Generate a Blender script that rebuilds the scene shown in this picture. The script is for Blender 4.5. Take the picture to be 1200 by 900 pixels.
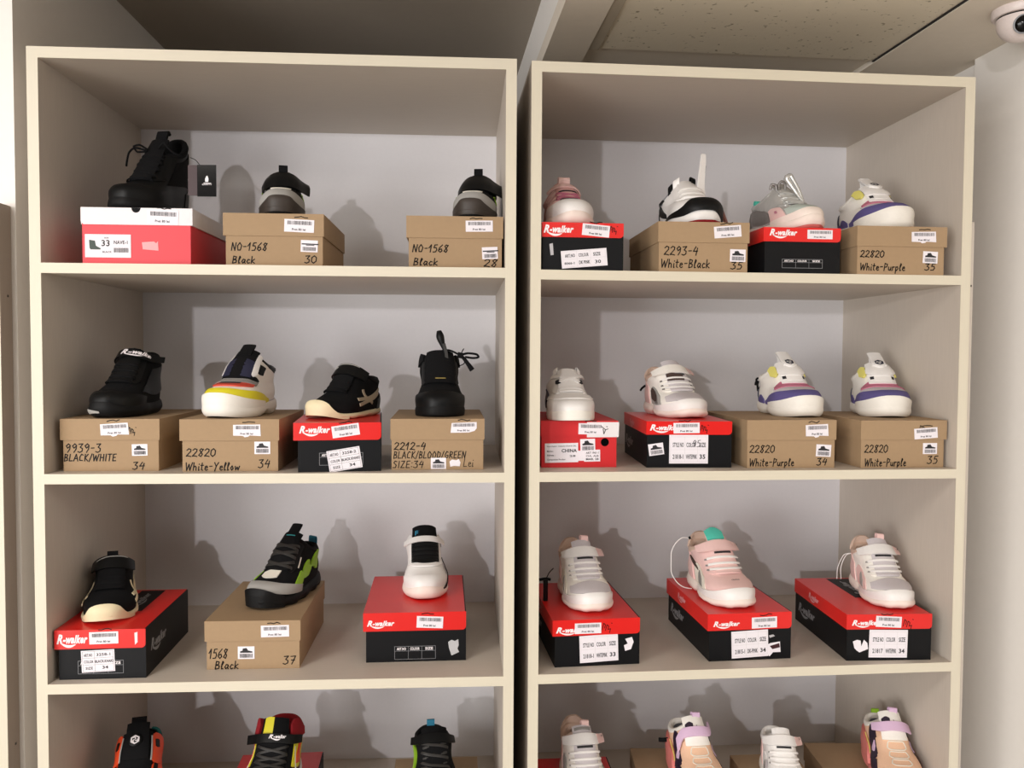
import bpy, bmesh, math, random
from mathutils import Vector, Matrix
SC = bpy.context.scene
COL = SC.collection
for o in list(bpy.data.objects): bpy.data.objects.remove(o)
PI = math.pi
# ------------------------------------------------------------------ camera
cd = bpy.data.cameras.new('camera'); cam = bpy.data.objects.new('camera', cd); COL.objects.link(cam)
cd.sensor_width = 36; cd.lens = 957.09 / 1200 * 36; cd.clip_start = .01
cam.matrix_world = Matrix(((.998274, -.003029, -.058658, .7127), (-.058505, .037181, -.997594, -1.3911), (.005202, .999304, .036940, 1.65), (0, 0, 0, 1)))
SC.camera = cam
# ------------------------------------------------------------------ light, world, exposure
SC.view_settings.view_transform = 'Standard'; SC.view_settings.look = 'None'
SC.view_settings.exposure = -0.46; SC.view_settings.gamma = 1; SC.view_settings.use_curve_mapping = False
w = bpy.data.worlds.new('world'); SC.world = w; w.use_nodes = True
w.node_tree.nodes['Background'].inputs[0].default_value = (1.0, .93, .84, 1)
w.node_tree.nodes['Background'].inputs[1].default_value = .03
def area(name, loc, target, sx, sy, power, color):
    l = bpy.data.lights.new(name, 'AREA'); l.shape = 'RECTANGLE'; l.size = sx; l.size_y = sy; l.energy = power; l.color = color
    o = bpy.data.objects.new(name, l); COL.objects.link(o); o.location = loc
    o.rotation_euler = (Vector(target) - Vector(loc)).to_track_quat('-Z', 'Y').to_euler()
    return o
area('far_ceiling_spot', (-1.27, -5.17, 2.16), (.8, .2, 1.5), .10, .10, 76, (1.0, .96, .97))
area('front_fill_light', (-2.0, -6.1, 1.35), (-1.0, 0, 1.4), 5.0, 2.2, 100, (1.0, .97, .94))  # broad frontal fill added far behind the camera, stands in for ambient light
area('left_fill_light', (-3.3, -4.6, .95), (1.7, .3, 1.1), 2.6, 1.7, 195, (1.0, .98, .96))  # added unseen fill from the left, brightens the right wall and side panels
for px, py, pz, pw in ((-.45, -1.25, 2.40, 26), (1.25, -1.20, 2.27, 6), (-1.6, -2.6, 2.40, 24), (-1.6, -4.4, 2.40, 24), (1.0, -3.6, 2.40, 9), (-3.4, -3.0, 2.40, 24)):
    area('ceiling_lamp_and_fill', (px, py, pz), (px, py, 0), .58, .58, pw, (1.0, .95, .89))  # near ones are overhead lamps; farther ones are added fill for floor bounce
# ------------------------------------------------------------------ materials
def lin(h):
    h = h.lstrip('#'); r = []
    for i in (0, 2, 4):
        c = int(h[i:i + 2], 16) / 255
        r.append(c / 12.92 if c <= .04045 else ((c + .055) / 1.055) ** 2.4)
    return tuple(r) + (1,)
MATS = {}
def mat(name, col, rough=.6, kind='plain', metal=0.0, bump=.0, scale=300, var=.08, coat=0.0, alpha=None):
    if name in MATS: return MATS[name]
    m = bpy.data.materials.new(name); m.use_nodes = True; nt = m.node_tree; b = nt.nodes['Principled BSDF']
    c = lin(col) if isinstance(col, str) else tuple(col) + (1,)
    b.inputs['Roughness'].default_value = rough; b.inputs['Metallic'].default_value = metal
    b.inputs['Coat Weight'].default_value = coat
    if max(c[:3]) < .012: b.inputs['Specular IOR Level'].default_value = .22   # matt blacks
    tc = nt.nodes.new('ShaderNodeTexCoord'); mp = nt.nodes.new('ShaderNodeMapping')
    nt.links.new(tc.outputs['Object'], mp.inputs['Vector'])
    nz = nt.nodes.new('ShaderNodeTexNoise'); nz.inputs['Detail'].default_value = 4
    nt.links.new(mp.outputs['Vector'], nz.inputs['Vector'])
    if kind == 'grain':   # melamine wood grain: long streaks along z (sides) and along x (shelves)
        mp.inputs['Scale'].default_value = (1, 1, .06); nz.inputs['Scale'].default_value = scale
    elif kind == 'grainx':
        mp.inputs['Scale'].default_value = (.06, 1, 1); nz.inputs['Scale'].default_value = scale
    else:
        nz.inputs['Scale'].default_value = scale
    mx = nt.nodes.new('ShaderNodeMix'); mx.data_type = 'RGBA'
    nt.links.new(nz.outputs['Fac'], mx.inputs[0])
    mx.inputs[6].default_value = tuple(x * (1 - var) for x in c[:3]) + (1,)
    mx.inputs[7].default_value = tuple(min(1, x * (1 + var)) for x in c[:3]) + (1,)
    nt.links.new(mx.outputs[2], b.inputs['Base Color'])
    if bump:
        bp = nt.nodes.new('ShaderNodeBump'); bp.inputs['Strength'].default_value = bump; bp.inputs['Distance'].default_value = .001
        nt.links.new(nz.outputs['Fac'], bp.inputs['Height']); nt.links.new(bp.outputs['Normal'], b.inputs['Normal'])
    if alpha is not None:
        b.inputs['Transmission Weight'].default_value = alpha
    MATS[name] = m; return m
M_SIDE = mat('melamine_sides', '#c9bfb3', .5, 'grain', scale=420, var=.07)
M_SHELF = mat('melamine_shelves', '#c9bfb3', .5, 'grainx', scale=420, var=.07)
M_EDGE = mat('cream_edging', '#dad2be', .45, 'grain', scale=300, var=.04)
M_EDGEX = mat('cream_edging_shelves', '#dad2be', .45, 'grainx', scale=300, var=.04)
M_BACK = mat('white_backboard', '#e0dee0', .6, scale=160, var=.025)
M_WALL = mat('painted_wall', '#f6f2ec', .8, scale=60, var=.02, bump=.05)
M_CEIL_SHADED = mat('shaded_ceiling', '#b0a597', .85, scale=60, var=.03)  # same ceiling paint with the shade of the left part darkened into it
M_TILE = mat('mineral_tile', '#e4dac6', .9, scale=260, var=.12, bump=.3)
M_CEIL_LIT = mat('lit_plasterboard_ceiling', '#e6dccd', .85, scale=60, var=.03)  # ceiling colour raised to carry the light on the right part
M_GRID = mat('grid_metal', '#b5aa98', .6, scale=60, var=.03)
nt = M_TILE.node_tree; nz = [n for n in nt.nodes if n.type == 'TEX_NOISE'][0]; nz.inputs['Scale'].default_value = 95; nz.inputs['Detail'].default_value = 1   # sparse pits of the mineral fibre
rp = nt.nodes.new('ShaderNodeValToRGB'); rp.color_ramp.elements[0].position = .24; rp.color_ramp.elements[0].color = lin('#a3987f'); rp.color_ramp.elements[1].position = .33; rp.color_ramp.elements[1].color = lin('#e4dac6')
nt.links.new(nz.outputs['Fac'], rp.inputs[0]); nt.links.new(rp.outputs[0], nt.nodes['Principled BSDF'].inputs['Base Color'])
M_DARK = mat('dark_gap', '#2a2624', .9)
M_FLOOR = mat('floor_tile', '#b4aa9e', .4, scale=8, var=.1)
M_SCREW = mat('screw_steel', '#4a4540', .4, metal=.7)
M_TAUPE = mat('taupe_board', '#a39589', .6, 'grain', scale=300, var=.05)
# ------------------------------------------------------------------ builders
class MB:
    def __init__(s): s.v = []; s.f = []
    def add(s, vs, fs):
        n = len(s.v); s.v += [tuple(x) for x in vs]; s.f += [tuple(i + n for i in f) for f in fs]; return s
    def box(s, a, b):
        x0, y0, z0 = a; x1, y1, z1 = b
        return s.add([(x0, y0, z0), (x1, y0, z0), (x1, y1, z0), (x0, y1, z0), (x0, y0, z1), (x1, y0, z1), (x1, y1, z1), (x0, y1, z1)],
                     [(3, 2, 1, 0), (4, 5, 6, 7), (0, 1, 5, 4), (1, 2, 6, 5), (2, 3, 7, 6), (3, 0, 4, 7)])
    def build(s, name, m, parent=None, smooth=False, bev=0, sharp=None):
        me = bpy.data.meshes.new(name); me.from_pydata(s.v, [], s.f); me.validate()
        if bev or True:
            bm = bmesh.new(); bm.from_mesh(me)
            bmesh.ops.recalc_face_normals(bm, faces=bm.faces)
            if bev: bmesh.ops.bevel(bm, geom=list(bm.edges), offset=bev, segments=2, affect='EDGES', profile=.5)
            bm.to_mesh(me); bm.free()
        me.materials.append(m)
        if smooth:
            me.polygons.foreach_set('use_smooth', [True] * len(me.polygons))
            if sharp: me.set_sharp_from_angle(angle=math.radians(sharp))
        o = bpy.data.objects.new(name, me); COL.objects.link(o)
        if parent: o.parent = parent
        return o
def thing(name, label, cat, loc=(0, 0, 0), rz=0, group=None):
    o = bpy.data.objects.new(name, None); COL.objects.link(o); o.empty_display_size = .05
    o.location = loc; o.rotation_euler = (0, 0, rz); o['label'] = label; o['category'] = cat
    if group: o['group'] = group
    return o
def tag(o, label, cat, group=None):
    o['label'] = label; o['category'] = cat
    if group: o['group'] = group
    return o
def struct(o): o['kind'] = 'structure'; return o
def prism(mb, pts, y0, y1):   # polygon in x,z extruded along y
    n = len(pts); vs = [(x, y0, z) for x, z in pts] + [(x, y1, z) for x, z in pts]
    fs = [tuple(range(n)), tuple(range(2 * n - 1, n - 1, -1))] + [(i, i + n, (i + 1) % n + n, (i + 1) % n) for i in range(n)]
    mb.add(vs, fs); return mb
# ------------------------------------------------------------------ the room
RHO = .044
def room(name, a, b, m):      # a block laid along the shop's slightly turned axes, pivot at the right unit's corner
    mb = MB().box(a, b); o = mb.build(name, m); o.location = (.88, .3, 0); o.rotation_euler = (0, 0, RHO); return struct(o)
room('floor', (-4.2, -6.2, -.05), (2.6, 1.2, 0), M_FLOOR)
room('wall_back', (-4.2, .80, 0), (2.6, .9, 2.7), M_WALL)
room('wall_right', (.925, -1.6, 0), (1.05, .80, 2.60), M_WALL)
struct(room('trim_1', (.905, -1.6, 0), (.925, -.045, 2.275), M_WALL))
WL = MB().box((-1.6, .037, 0), (-.040, 1.02, 2.5)).build('wall_left', M_WALL); struct(WL)
# right: lower suspended ceiling, left: higher plain ceiling, with the step between them
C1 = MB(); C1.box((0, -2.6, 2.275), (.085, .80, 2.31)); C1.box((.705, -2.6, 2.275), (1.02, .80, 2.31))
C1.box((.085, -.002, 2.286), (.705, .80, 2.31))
o = C1.build('ceiling_right', M_CEIL_LIT); o.location = (.88, .3, 0); o.rotation_euler = (0, 0, RHO); struct(o)
o = MB().box((0, -2.6, 2.31), (.02, .80, 2.42)).build('trim_2', M_WALL); o.location = (.88, .3, 0); o.rotation_euler = (0, 0, RHO); struct(o)
room('ceiling_left', (-4.2, -2.6, 2.41), (0, .80, 2.45), M_CEIL_SHADED)
o = room('ceiling_tile', (.107, -.600, 2.279), (.70, -.004, 2.295), M_TILE); del o['kind']
tag(o, 'speckled square mineral ceiling tile above the right shelving unit', 'ceiling tile')
room('ceiling_near', (.107, -1.80, 2.279), (.70, -.604, 2.295), M_TILE)
t = thing('ceiling_grid', 'pale metal T-bar grid holding the speckled ceiling tile', 'ceiling grid', (.88, .3, 0), RHO)
MB().box((.0851, -1.9, 2.2765), (.1069, -.002, 2.2785)).build('grid_bar', M_GRID, t)
MB().box((.7001, -1.9, 2.2765), (.7049, -.002, 2.2785)).build('grid_bar', M_DARK, t)
# ------------------------------------------------------------------ shelving units
T = .018
def unit(label, loc, rz, w_, dep, zt, zs, bt):
    t = thing('shelving_unit', label, 'shelving unit', loc, rz, 'open shelving units')
    def panel(name, a, b, m, me):
        p = MB().box((a[0], .0012, a[2]), b).build(name, m, t)
        MB().box((a[0], 0, a[2]), (b[0], .0012, b[2])).build('edge_strip', me, p)
    for x in (0, w_ - T): panel('side_panel', (x, 0, 0), (x + T, dep, zt - T), M_SIDE, M_EDGE)
    panel('top_panel', (0, 0, zt - T), (w_, dep, zt), M_SHELF, M_EDGEX)
    for z in zs: panel('shelf', (T, 0, z - bt), (w_ - T, dep, z), M_SHELF, M_EDGEX)
    MB().box((0, dep, .03), (w_, dep + .004, zt)).build('back_panel', M_BACK, t)
    MB().box((T, .04, 0), (w_ - T, .056, .06)).build('plinth', M_SHELF, t)
    return t
SL = [1.7958, 1.4464, 1.0923, .7403, .39, .077]
SR = [1.7957, 1.4437, 1.0860, .7310, .385, .077]
unit('left open shelving unit with cream front edges and dark shoes', (0, 0, 0), 0, .80, .4264, 2.1462, SL, .0169)
unit('right open shelving unit with cream front edges and pale pink and white shoes', (.8267, .0201, 0), .0311, .803, .432, 2.151, SR, .0169)
# thin board beside the right unit, screw in its edge
t = thing('hardboard_panel', 'thin pale board standing against the right side of the right shelving unit', 'board', (.8267, .0201, 0), .0311)
MB().box((.8035, .004, 0), (.8105, .40, 1.893)).build('panel', M_SIDE, t)
MB().box((.8040, .0028, 1.776), (.8075, .004, 1.7795)).build('screw', M_SCREW, t)
# board at the left border
t = thing('upright_board', 'taupe upright board with cream front edge at the left border', 'board', (0, 0, 0))
MB().box((-.0660, .0012, 0), (-.0480, .0365, 1.893)).build('panel', M_TAUPE, t)
MB().box((-.0660, 0, 0), (-.0480, .0012, 1.893)).build('edge_strip', M_EDGE, t)
for z in (1.74, .98):
    MB().box((-.0481, .022, z), (-.0475, .026, z + .004)).build('screw', M_SCREW, t)
# security camera on the ceiling
def lathe(mb, prof, n=32, c=(0, 0, 0)):
    vs = []; fs = []
    for r, z in prof:
        for i in range(n):
            a = 2 * PI * i / n; vs.append((c[0] + r * math.cos(a), c[1] + r * math.sin(a), c[2] + z))
    for j in range(len(prof) - 1):
        for i in range(n): fs.append((j * n + i, j * n + (i + 1) % n, (j + 1) * n + (i + 1) % n, (j + 1) * n + i))
    fs.append(tuple(range(n - 1, -1, -1))); k = (len(prof) - 1) * n; fs.append(tuple(k + i for i in range(n)))
    mb.add(vs, fs); return mb
M_WPL = mat('white_plastic', '#e8dcd8', .35); M_BLK = mat('black_gloss', '#0b0b0c', .12, var=.02)
M_GREYR = mat('grey_ring', '#8d8f94', .35)
t = thing('security_camera', 'white dome security camera with black lens on the ceiling', 'security camera', (1.712, .05, 2.275))
lathe(MB(), [(.046, 0), (.046, -.010), (.043, -.014), (.036, -.014)]).build('base', M_WPL, t, True, sharp=40)
lathe(MB(), [(.0372, -.014), (.0372, -.0165)]).build('seam_ring', M_BLK, t, True, sharp=40)
b = MB(); prof = []
for i in range(13):
    a = PI / 2 * (i / 12); prof.append((max(.0004, .038 * math.cos(a * .98)), -.0165 - .034 * math.sin(a) - .006 * min(1, i)))
lathe(b, prof).build('housing', M_WPL, t, True, sharp=50)
lens = MB(); lathe(lens, [(.0165, 0), (.0165, .004), (.0145, .005)]); l1 = lens.build('lens_ring', M_GREYR, t, True, sharp=40)
lens = MB(); lathe(lens, [(.0142, .003), (.0142, .006), (.010, .0085), (.0005, .0095)]); l2 = lens.build('lens', M_BLK, t, True)
d = Vector((-.33, -.72, -.22)).normalized()
for l in (l1, l2):
    l.location = Vector((0, 0, -.028)) + d * .0335; l.rotation_euler = d.to_track_quat('Z', 'Y').to_euler()
# ------------------------------------------------------------------ printed and written marks
_tc = bpy.data.curves.new('type', 'FONT'); _to = bpy.data.objects.new('type', _tc); COL.objects.link(_to)
_cache = {}
def text_geo(s, bold=0.0, shear=0.0):      # faces of a printed word, scaled into the unit square; returns verts, faces, aspect
    k = (s, bold, shear)
    if k in _cache: return _cache[k]
    _tc.body = s; _tc.size = 1; _tc.resolution_u = 2; _tc.offset = bold; _tc.shear = shear; _tc.space_character = 1.0 + bold * 2
    bpy.context.view_layer.update()
    me = bpy.data.meshes.new_from_object(_to.evaluated_get(bpy.context.evaluated_depsgraph_get()))
    v = [(p.co.x, p.co.y) for p in me.vertices]; f = [tuple(q.vertices) for q in me.polygons]
    bpy.data.meshes.remove(me)
    x0 = min(p[0] for p in v); x1 = max(p[0] for p in v); y0 = min(p[1] for p in v); y1 = max(p[1] for p in v)
    r = ([((p[0] - x0) / (x1 - x0), (p[1] - y0) / (y1 - y0)) for p in v], f, (x1 - x0) / (y1 - y0))
    _cache[k] = r; return r
# single-stroke marker letters on a 0..1 grid (x, y), strokes split by None
G = {
'0': (.6, '.3 1 .05 .75 .05 .25 .3 0 .55 .25 .55 .75 .3 1'), '1': (.45, '.02 .55 .3 1 .25 0'), '2': (.6, '.05 .8 .25 1 .5 .9 .5 .65 .05 .05 .3 .08 .6 0'),
'3': (.6, '.05 .95 .5 1 .25 .6 .5 .45 .5 .15 .25 0 .02 .1'), '4': (.6, '.3 1 .05 .45 .55 .5|.5 .85 .4 0'), '5': (.6, '.55 1 .2 .97 .12 .6 .4 .62 .52 .35 .4 .05 .05 .02'),
'6': (.6, '.5 1 .15 .6 .05 .2 .3 0 .52 .2 .4 .45 .1 .35'), '7': (.55, '.05 .95 .55 1 .25 0|.15 .5 .5 .5'), '8': (.6, '.52 .85 .3 1 .12 .8 .48 .3 .35 0 .08 .15 .3 .5 .55 .95'),
'9': (.6, '.52 .8 .3 1 .08 .75 .25 .5 .5 .75 .5 .4 .3 0'), '-': (.5, '.08 .5 .42 .52'), '/': (.4, '.02 -.1 .35 1.05'), ':': (.25, '.1 .7 .13 .75|.1 .15 .13 .2'),
'A': (.65, '.02 0 .3 1 .6 0|.12 .35 .5 .38'), 'B': (.6, '.08 0 .12 1 .45 .9 .4 .6 .12 .52 .5 .4 .48 .1 .08 0'), 'C': (.6, '.52 .85 .3 1 .08 .6 .12 .1 .5 .08'),
'D': (.6, '.08 0 .1 1 .5 .75 .5 .25 .08 0'), 'E': (.55, '.5 1 .1 .97 .08 .02 .5 .04|.1 .5 .42 .52'), 'G': (.65, '.55 .85 .3 1 .08 .5 .25 0 .55 .15 .55 .45 .32 .42'),
'H': (.65, '.1 0 .12 1|.55 0 .55 1|.1 .5 .55 .52'), 'I': (.25, '.12 0 .14 1'), 'K': (.6, '.1 0 .12 1|.52 1 .12 .45 .55 0'), 'L': (.55, '.12 1 .06 .03 .5 .05'),
'N': (.65, '.06 0 .12 1 .5 0 .58 1'), 'O': (.65, '.3 1 .05 .6 .15 .05 .45 .05 .58 .6 .3 1'), 'P': (.55, '.08 -.05 .12 1 .5 .85 .42 .5 .12 .45'), 'R': (.6, '.08 0 .12 1 .5 .85 .4 .55 .12 .5 .55 0'),
'S': (.55, '.5 .9 .25 1 .1 .75 .45 .4 .4 .05 .05 .05'), 'T': (.6, '.02 .97 .58 1|.3 1 .28 0'), 'W': (.85, '.04 1 .2 0 .42 .8 .58 0 .82 1'), 'Y': (.6, '.05 1 .3 .5 .55 1|.3 .5 .15 -.2'),
'Z': (.6, '.08 .95 .5 1 .08 .02 .55 .05'), 'a': (.5, '.42 .5 .2 .58 .06 .25 .2 0 .4 .3 .42 .5 .4 .1 .5 0'), 'c': (.45, '.4 .48 .2 .55 .06 .25 .2 0 .42 .08'),
'e': (.45, '.08 .28 .38 .35 .3 .55 .12 .5 .08 .15 .25 0 .44 .1'), 'h': (.5, '.06 1 .06 0|.06 .35 .25 .55 .38 .4 .4 0'), 'i': (.22, '.1 .5 .1 0 .2 .05|.12 .75 .14 .82'),
'k': (.5, '.06 1 .06 0|.4 .6 .08 .28 .45 0'), 'l': (.3, '.05 .3 .25 .85 .15 1 .08 .6 .1 0 .25 .05'), 'o': (.45, '.22 .55 .06 .3 .2 0 .38 .2 .22 .55'),
'p': (.48, '.06 .55 .06 -.4|.06 .45 .3 .55 .38 .25 .2 0 .06 .1'), 'r': (.4, '.06 .55 .08 0|.08 .35 .2 .52 .36 .5'), 't': (.38, '.16 .95 .14 .1 .3 0|.0 .62 .36 .65'),
'u': (.48, '.05 .52 .08 .1 .25 .02 .38 .25 .4 .5 .4 .1 .48 0'), 'w': (.65, '.05 .5 .15 .02 .32 .4 .45 .02 .6 .52'), ' ': (.4, ''),
}
def hand_geo(s):          # polylines, total width (height 1)
    x = 0; out = []
    for ch in s:
        w_, d = G[ch]
        for st in d.split('|'):
            p = [float(q) for q in st.split()]
            if p: out.append([(x + p[i] + .12 * p[i + 1], p[i + 1]) for i in range(0, len(p), 2)])
        x += w_ + .10
    return out, x - .10
class Face:
    """a flat patch of a box: origin, two axes, size; everything on it is placed in its own 0..1 units"""
    def __init__(s, o, ex, ez, w_, h): s.o = Vector(o); s.ex = Vector(ex); s.ez = Vector(ez); s.n = s.ex.cross(s.ez).normalized() if True else None; s.w = w_; s.h = h
    def P(s, x, y, d=0): return s.o + s.ex * (x * s.w) + s.ez * (y * s.h) + s.n * d
    def sub(s, x0, y0, x1, y1, rot=0, d=.0004):
        cx, cy = (x0 + x1) / 2 * s.w, (y0 + y1) / 2 * s.h; w_ = (x1 - x0) * s.w; h = (y1 - y0) * s.h; a = math.radians(rot)
        ex = s.ex * math.cos(a) + s.ez * math.sin(a); ez = s.ez * math.cos(a) - s.ex * math.sin(a)
        return Face(s.o + s.ex * cx + s.ez * cy - ex * (w_ / 2) - ez * (h / 2) + s.n * d, ex, ez, w_, h)
def slab(mb, F, pts, d0=-.0002, d1=.0004):     # polygon on a face, with the thickness of a label
    n = len(pts); vs = [F.P(x, y, d1) for x, y in pts] + [F.P(x, y, d0) for x, y in pts]
    mb.add(vs, [tuple(range(n)), tuple(range(2 * n - 1, n - 1, -1))] + [(i, i + n, (i + 1) % n + n, (i + 1) % n) for i in range(n)]); return mb
def rect(mb, F, x0, y0, x1, y1, d=.0002): mb.add([F.P(x0, y0, d), F.P(x1, y0, d), F.P(x1, y1, d), F.P(x0, y1, d)], [(0, 1, 2, 3)])
def line(mb, F, pts, wd, d=.0002):             # ink line, wd in metres
    q = [F.P(x, y, d) for x, y in pts]
    for a, b in zip(q, q[1:]):
        t = (b - a)
        if t.length < 1e-7: continue
        t.normalize(); sd = F.n.cross(t) * (wd / 2); e = t * (wd * .3)
        mb.add([a - e - sd, b + e - sd, b + e + sd, a - e + sd], [(0, 1, 2, 3)])
def words(mb, F, s, x0, y0, x1, y1, bold=0, shear=0, d=.0002):
    v, f, a = text_geo(s, max(bold, .022), shear)
    mb.add([F.P(x0 + p[0] * (x1 - x0), y0 + p[1] * (y1 - y0), d) for p in v], f)
def hand(mb, F, s, x, y, h, wd_tot, ink=.0011, d=.0003):   # x, y, h, wd_tot in face units
    st, w_ = hand_geo(s)
    for p in st: line(mb, F, [(x + q[0] / w_ * wd_tot, y + q[1] * h) for q in p], ink, d)
def barcode(mb, F, x0, y0, x1, y1, seed):
    r = random.Random(seed); x = x0
    while x < x1:
        b = (x1 - x0) * r.choice((.008, .012, .02)); rect(mb, F, x, y0, min(x1, x + b), y1); x += b + (x1 - x0) * r.choice((.01, .014, .022))
def frame(mb, F, x0, y0, x1, y1, wd=.0005):
    line(mb, F, [(x0, y0), (x1, y0), (x1, y1), (x0, y1), (x0, y0)], wd)
def logo(mb, F, x0, y0, x1, y1, d=.0004):     # italic heavy wordmark with the swoosh growing out of its first letter
    W = x1 - x0; H = y1 - y0
    words(mb, F, 'R', x0, y0 + .22 * H, x0 + .19 * W, y1, .045, .35, d)
    words(mb, F, '-walker', x0 + .20 * W, y0 + .24 * H, x1, y0 + .93 * H, .045, .35, d)
    pts = []; n = 14
    for i in range(n + 1):
        t = i / n; pts.append((x0 + (.10 + .52 * t) * W, y0 + (.36 - 1.15 * t + .98 * t * t) * H, .10 * H * (math.sin(PI * t) ** .7 + .12)))
    up = [(a, b + c) for a, b, c in pts]; lo = [(a, b - c) for a, b, c in pts]
    for i in range(n): mb.add([F.P(*lo[i], d), F.P(*lo[i + 1], d), F.P(*up[i + 1], d), F.P(*up[i], d)], [(0, 1, 2, 3)])
M_KRAFT = mat('kraft_card', '#a68b6b', .8, scale=140, var=.05); M_RED = mat('red_gloss_card', '#e0201c', .32, scale=30, var=.03)
M_BLACKC = mat('black_card', '#0c0d10', .5, scale=60, var=.05); M_WHITEC = mat('white_card', '#e9e4e6', .5, scale=60, var=.02)
M_REDC = mat('coral_red_card', '#df3440', .5, scale=40, var=.03); M_REDM = mat('scarlet_card', '#cf2026', .5, scale=40, var=.03)
M_STK = mat('sticker_paper', '#efeaf0', .5, scale=50, var=.02); M_INK = mat('printing_ink', '#202024', .6); M_MARK = mat('marker_ink', '#15100e', .55)
M_WINK = mat('white_print', '#f4eef0', .5); M_GINK = mat('silver_print', '#8f9094', .4); M_FAINT = mat('faint_line', '#d3d0d2', .6); M_LGREY = mat('pale_grey_line', '#b9b7ba', .6)
M_PINKP = mat('pink_paper', '#f0a8ac', .6); M_CREAMP = mat('cream_paper', '#e6dccd', .6)
TL = .0018    # thickness by which a lid stands proud of its box
class Box:
    """photo rectangle px = (left, right, bottom, top) of the front face lets marks be read off the photograph in face units"""
    def __init__(s, kind, label, group, loc, yaw, w_, ln, h, lidh, px, cat='shoe box', lid=None, band=True):
        s.t = thing('shoe_box', label, cat, loc, math.radians(yaw), group); s.w = w_; s.h = h; s.px = px; s.kind = kind; s.ln = ln; s.z = loc[2] + h
        t = s.t; lb, body = {'kraft': (M_KRAFT, M_KRAFT), 'rb': (M_RED, M_BLACKC), 'wr': (M_WHITEC, M_REDC), 'rr': (M_REDM, M_REDM)}[kind]
        l0, l1 = lid if lid else (-TL, w_ + TL)
        if kind == 'rb':
            m = MB(); prism(m, [(0, 0), (w_ + TL, 0), (w_ + TL, h), (w_, h), (w_, h - .0021), (0, h - .0021)], 0, ln)
            s.body = m.build('box_body', body, t)
            m = MB(); r = .007; pts = [(l0, h), (l0, h - lidh), ]
            pts = [(l0, h), (l0, h - lidh)] + [(w_ + TL - r + r * math.sin(a * PI / 12), h - lidh + r - r * math.cos(a * PI / 12)) for a in range(7)] + [(w_ + TL, h - .0006), (w_, h)]
            prism(m, pts, -TL, -.0002)                                     # front flap with one rounded corner
            m.box((l0, -.0002, h - .0019), (w_ - .0003, ln + TL, h)); m.box((l0, -.0002, h - lidh), (l0 + TL - .0001, ln + TL, h - .0019)); m.box((l0 + TL, ln + .0001, h - lidh), (w_, ln + TL, h - .0019))
            s.lid = m.build('lid', lb, t)
            # dark printed band with the wordmark on the lid top
            if band:
              b = MB(); Ft = Face((w_ * .40, ln * .42, h), (1, 0, 0), (0, 1, 0), w_ * .32, ln * .56); rect(b, Ft, 0, 0, 1, 1, .00015); b.build('printed_band', M_BLACKC, s.lid)
              b = MB(); F2 = Face((w_ * .68, ln * .5, h + .00015), (0, 1, 0), (-1, 0, 0), ln * .4, w_ * .24); logo(b, F2, 0, .25, 1, .8, .0001); b.build('top_print', M_GINK, s.lid)
            b = MB(); F3 = Face((0, ln * .93, 0), (0, -1, 0), (0, 0, 1), ln, h); logo(b, F3, 0, .22, .34, .50, .0004); b.build('side_print', M_GINK, s.body)
            b = MB(); F3 = Face((l0, ln * .70, 0), (0, -1, 0), (0, 0, 1), ln, h); logo(b, F3, 0, .74, .2, .92, .0003); b.build('lid_side_print', M_PINKP, s.lid)
            b = MB(); F3 = Face((w_ + TL, ln * .10, 0), (0, 1, 0), (0, 0, 1), ln, h); logo(b, F3, 0, .38, .34, .68, .0004); b.build('side_print', M_GINK, s.body)
        else:
            m = MB().box((0, 0, 0), (w_, ln, h - .0021)); s.body = m.build('box_body', body, t, bev=.0006)
            m = MB()
            if kind == 'wr':    # thumb notch in the middle of the lid's front edge
                cx, r = w_ * .50, .0078
                arc = [(cx + r * math.cos(a * PI / 12), h - r * math.sin(a * PI / 12) * 1.05) for a in range(13)]
                prism(m, [(l1, h)] + arc + [(l0, h), (l0, h - lidh + .005), (l0 + .004, h - lidh), (l1, h - lidh)], -TL, -.0002)
            else: m.box((l0, -TL, h - lidh), (l1, -.0002, h))
            m.box((l0, -.0002, h - .0019), (l1, ln + TL, h)); m.box((l0, -.0002, h - lidh), (-.0001, ln + TL, h - .0019)); m.box((w_ + .0001, -.0002, h - lidh), (l1, ln + TL, h - .0019)); m.box((-.0001, ln + .0001, h - lidh), (w_ + .0001, ln + TL, h - .0019))
            s.lid = m.build('lid', lb, t)
            if kind == 'wr':
                b = MB(); Fb = Face((0, 0, 0), (1, 0, 0), (0, 0, 1), w_, h); slab(b, Fb, [((cx + .0079 * math.cos(a * PI / 8)) / w_, 1 - .0001 / h - .0083 * abs(math.sin(a * PI / 8)) / h) for a in range(9)], -.0001, .0003); b.build('thumb_notch', M_BLK, s.body)
        s.FB = Face((0, -.0001, 0), (1, 0, 0), (0, 0, 1), w_, h); s.FL = Face((0, -TL - .0001, 0), (1, 0, 0), (0, 0, 1), w_, h)
    def u(s, x, y): l, r, b, t = s.px; return (x - l) / (r - l), (b - y) / (b - t)
    def on(s, where, x0, y0, x1, y1, rot=0, d=.0002):
        a = s.u(x0, y1); b = s.u(x1, y0); F = s.FL if where == 'lid' else s.FB
        return F.sub(a[0], a[1], b[0], b[1], rot, d)
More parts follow.
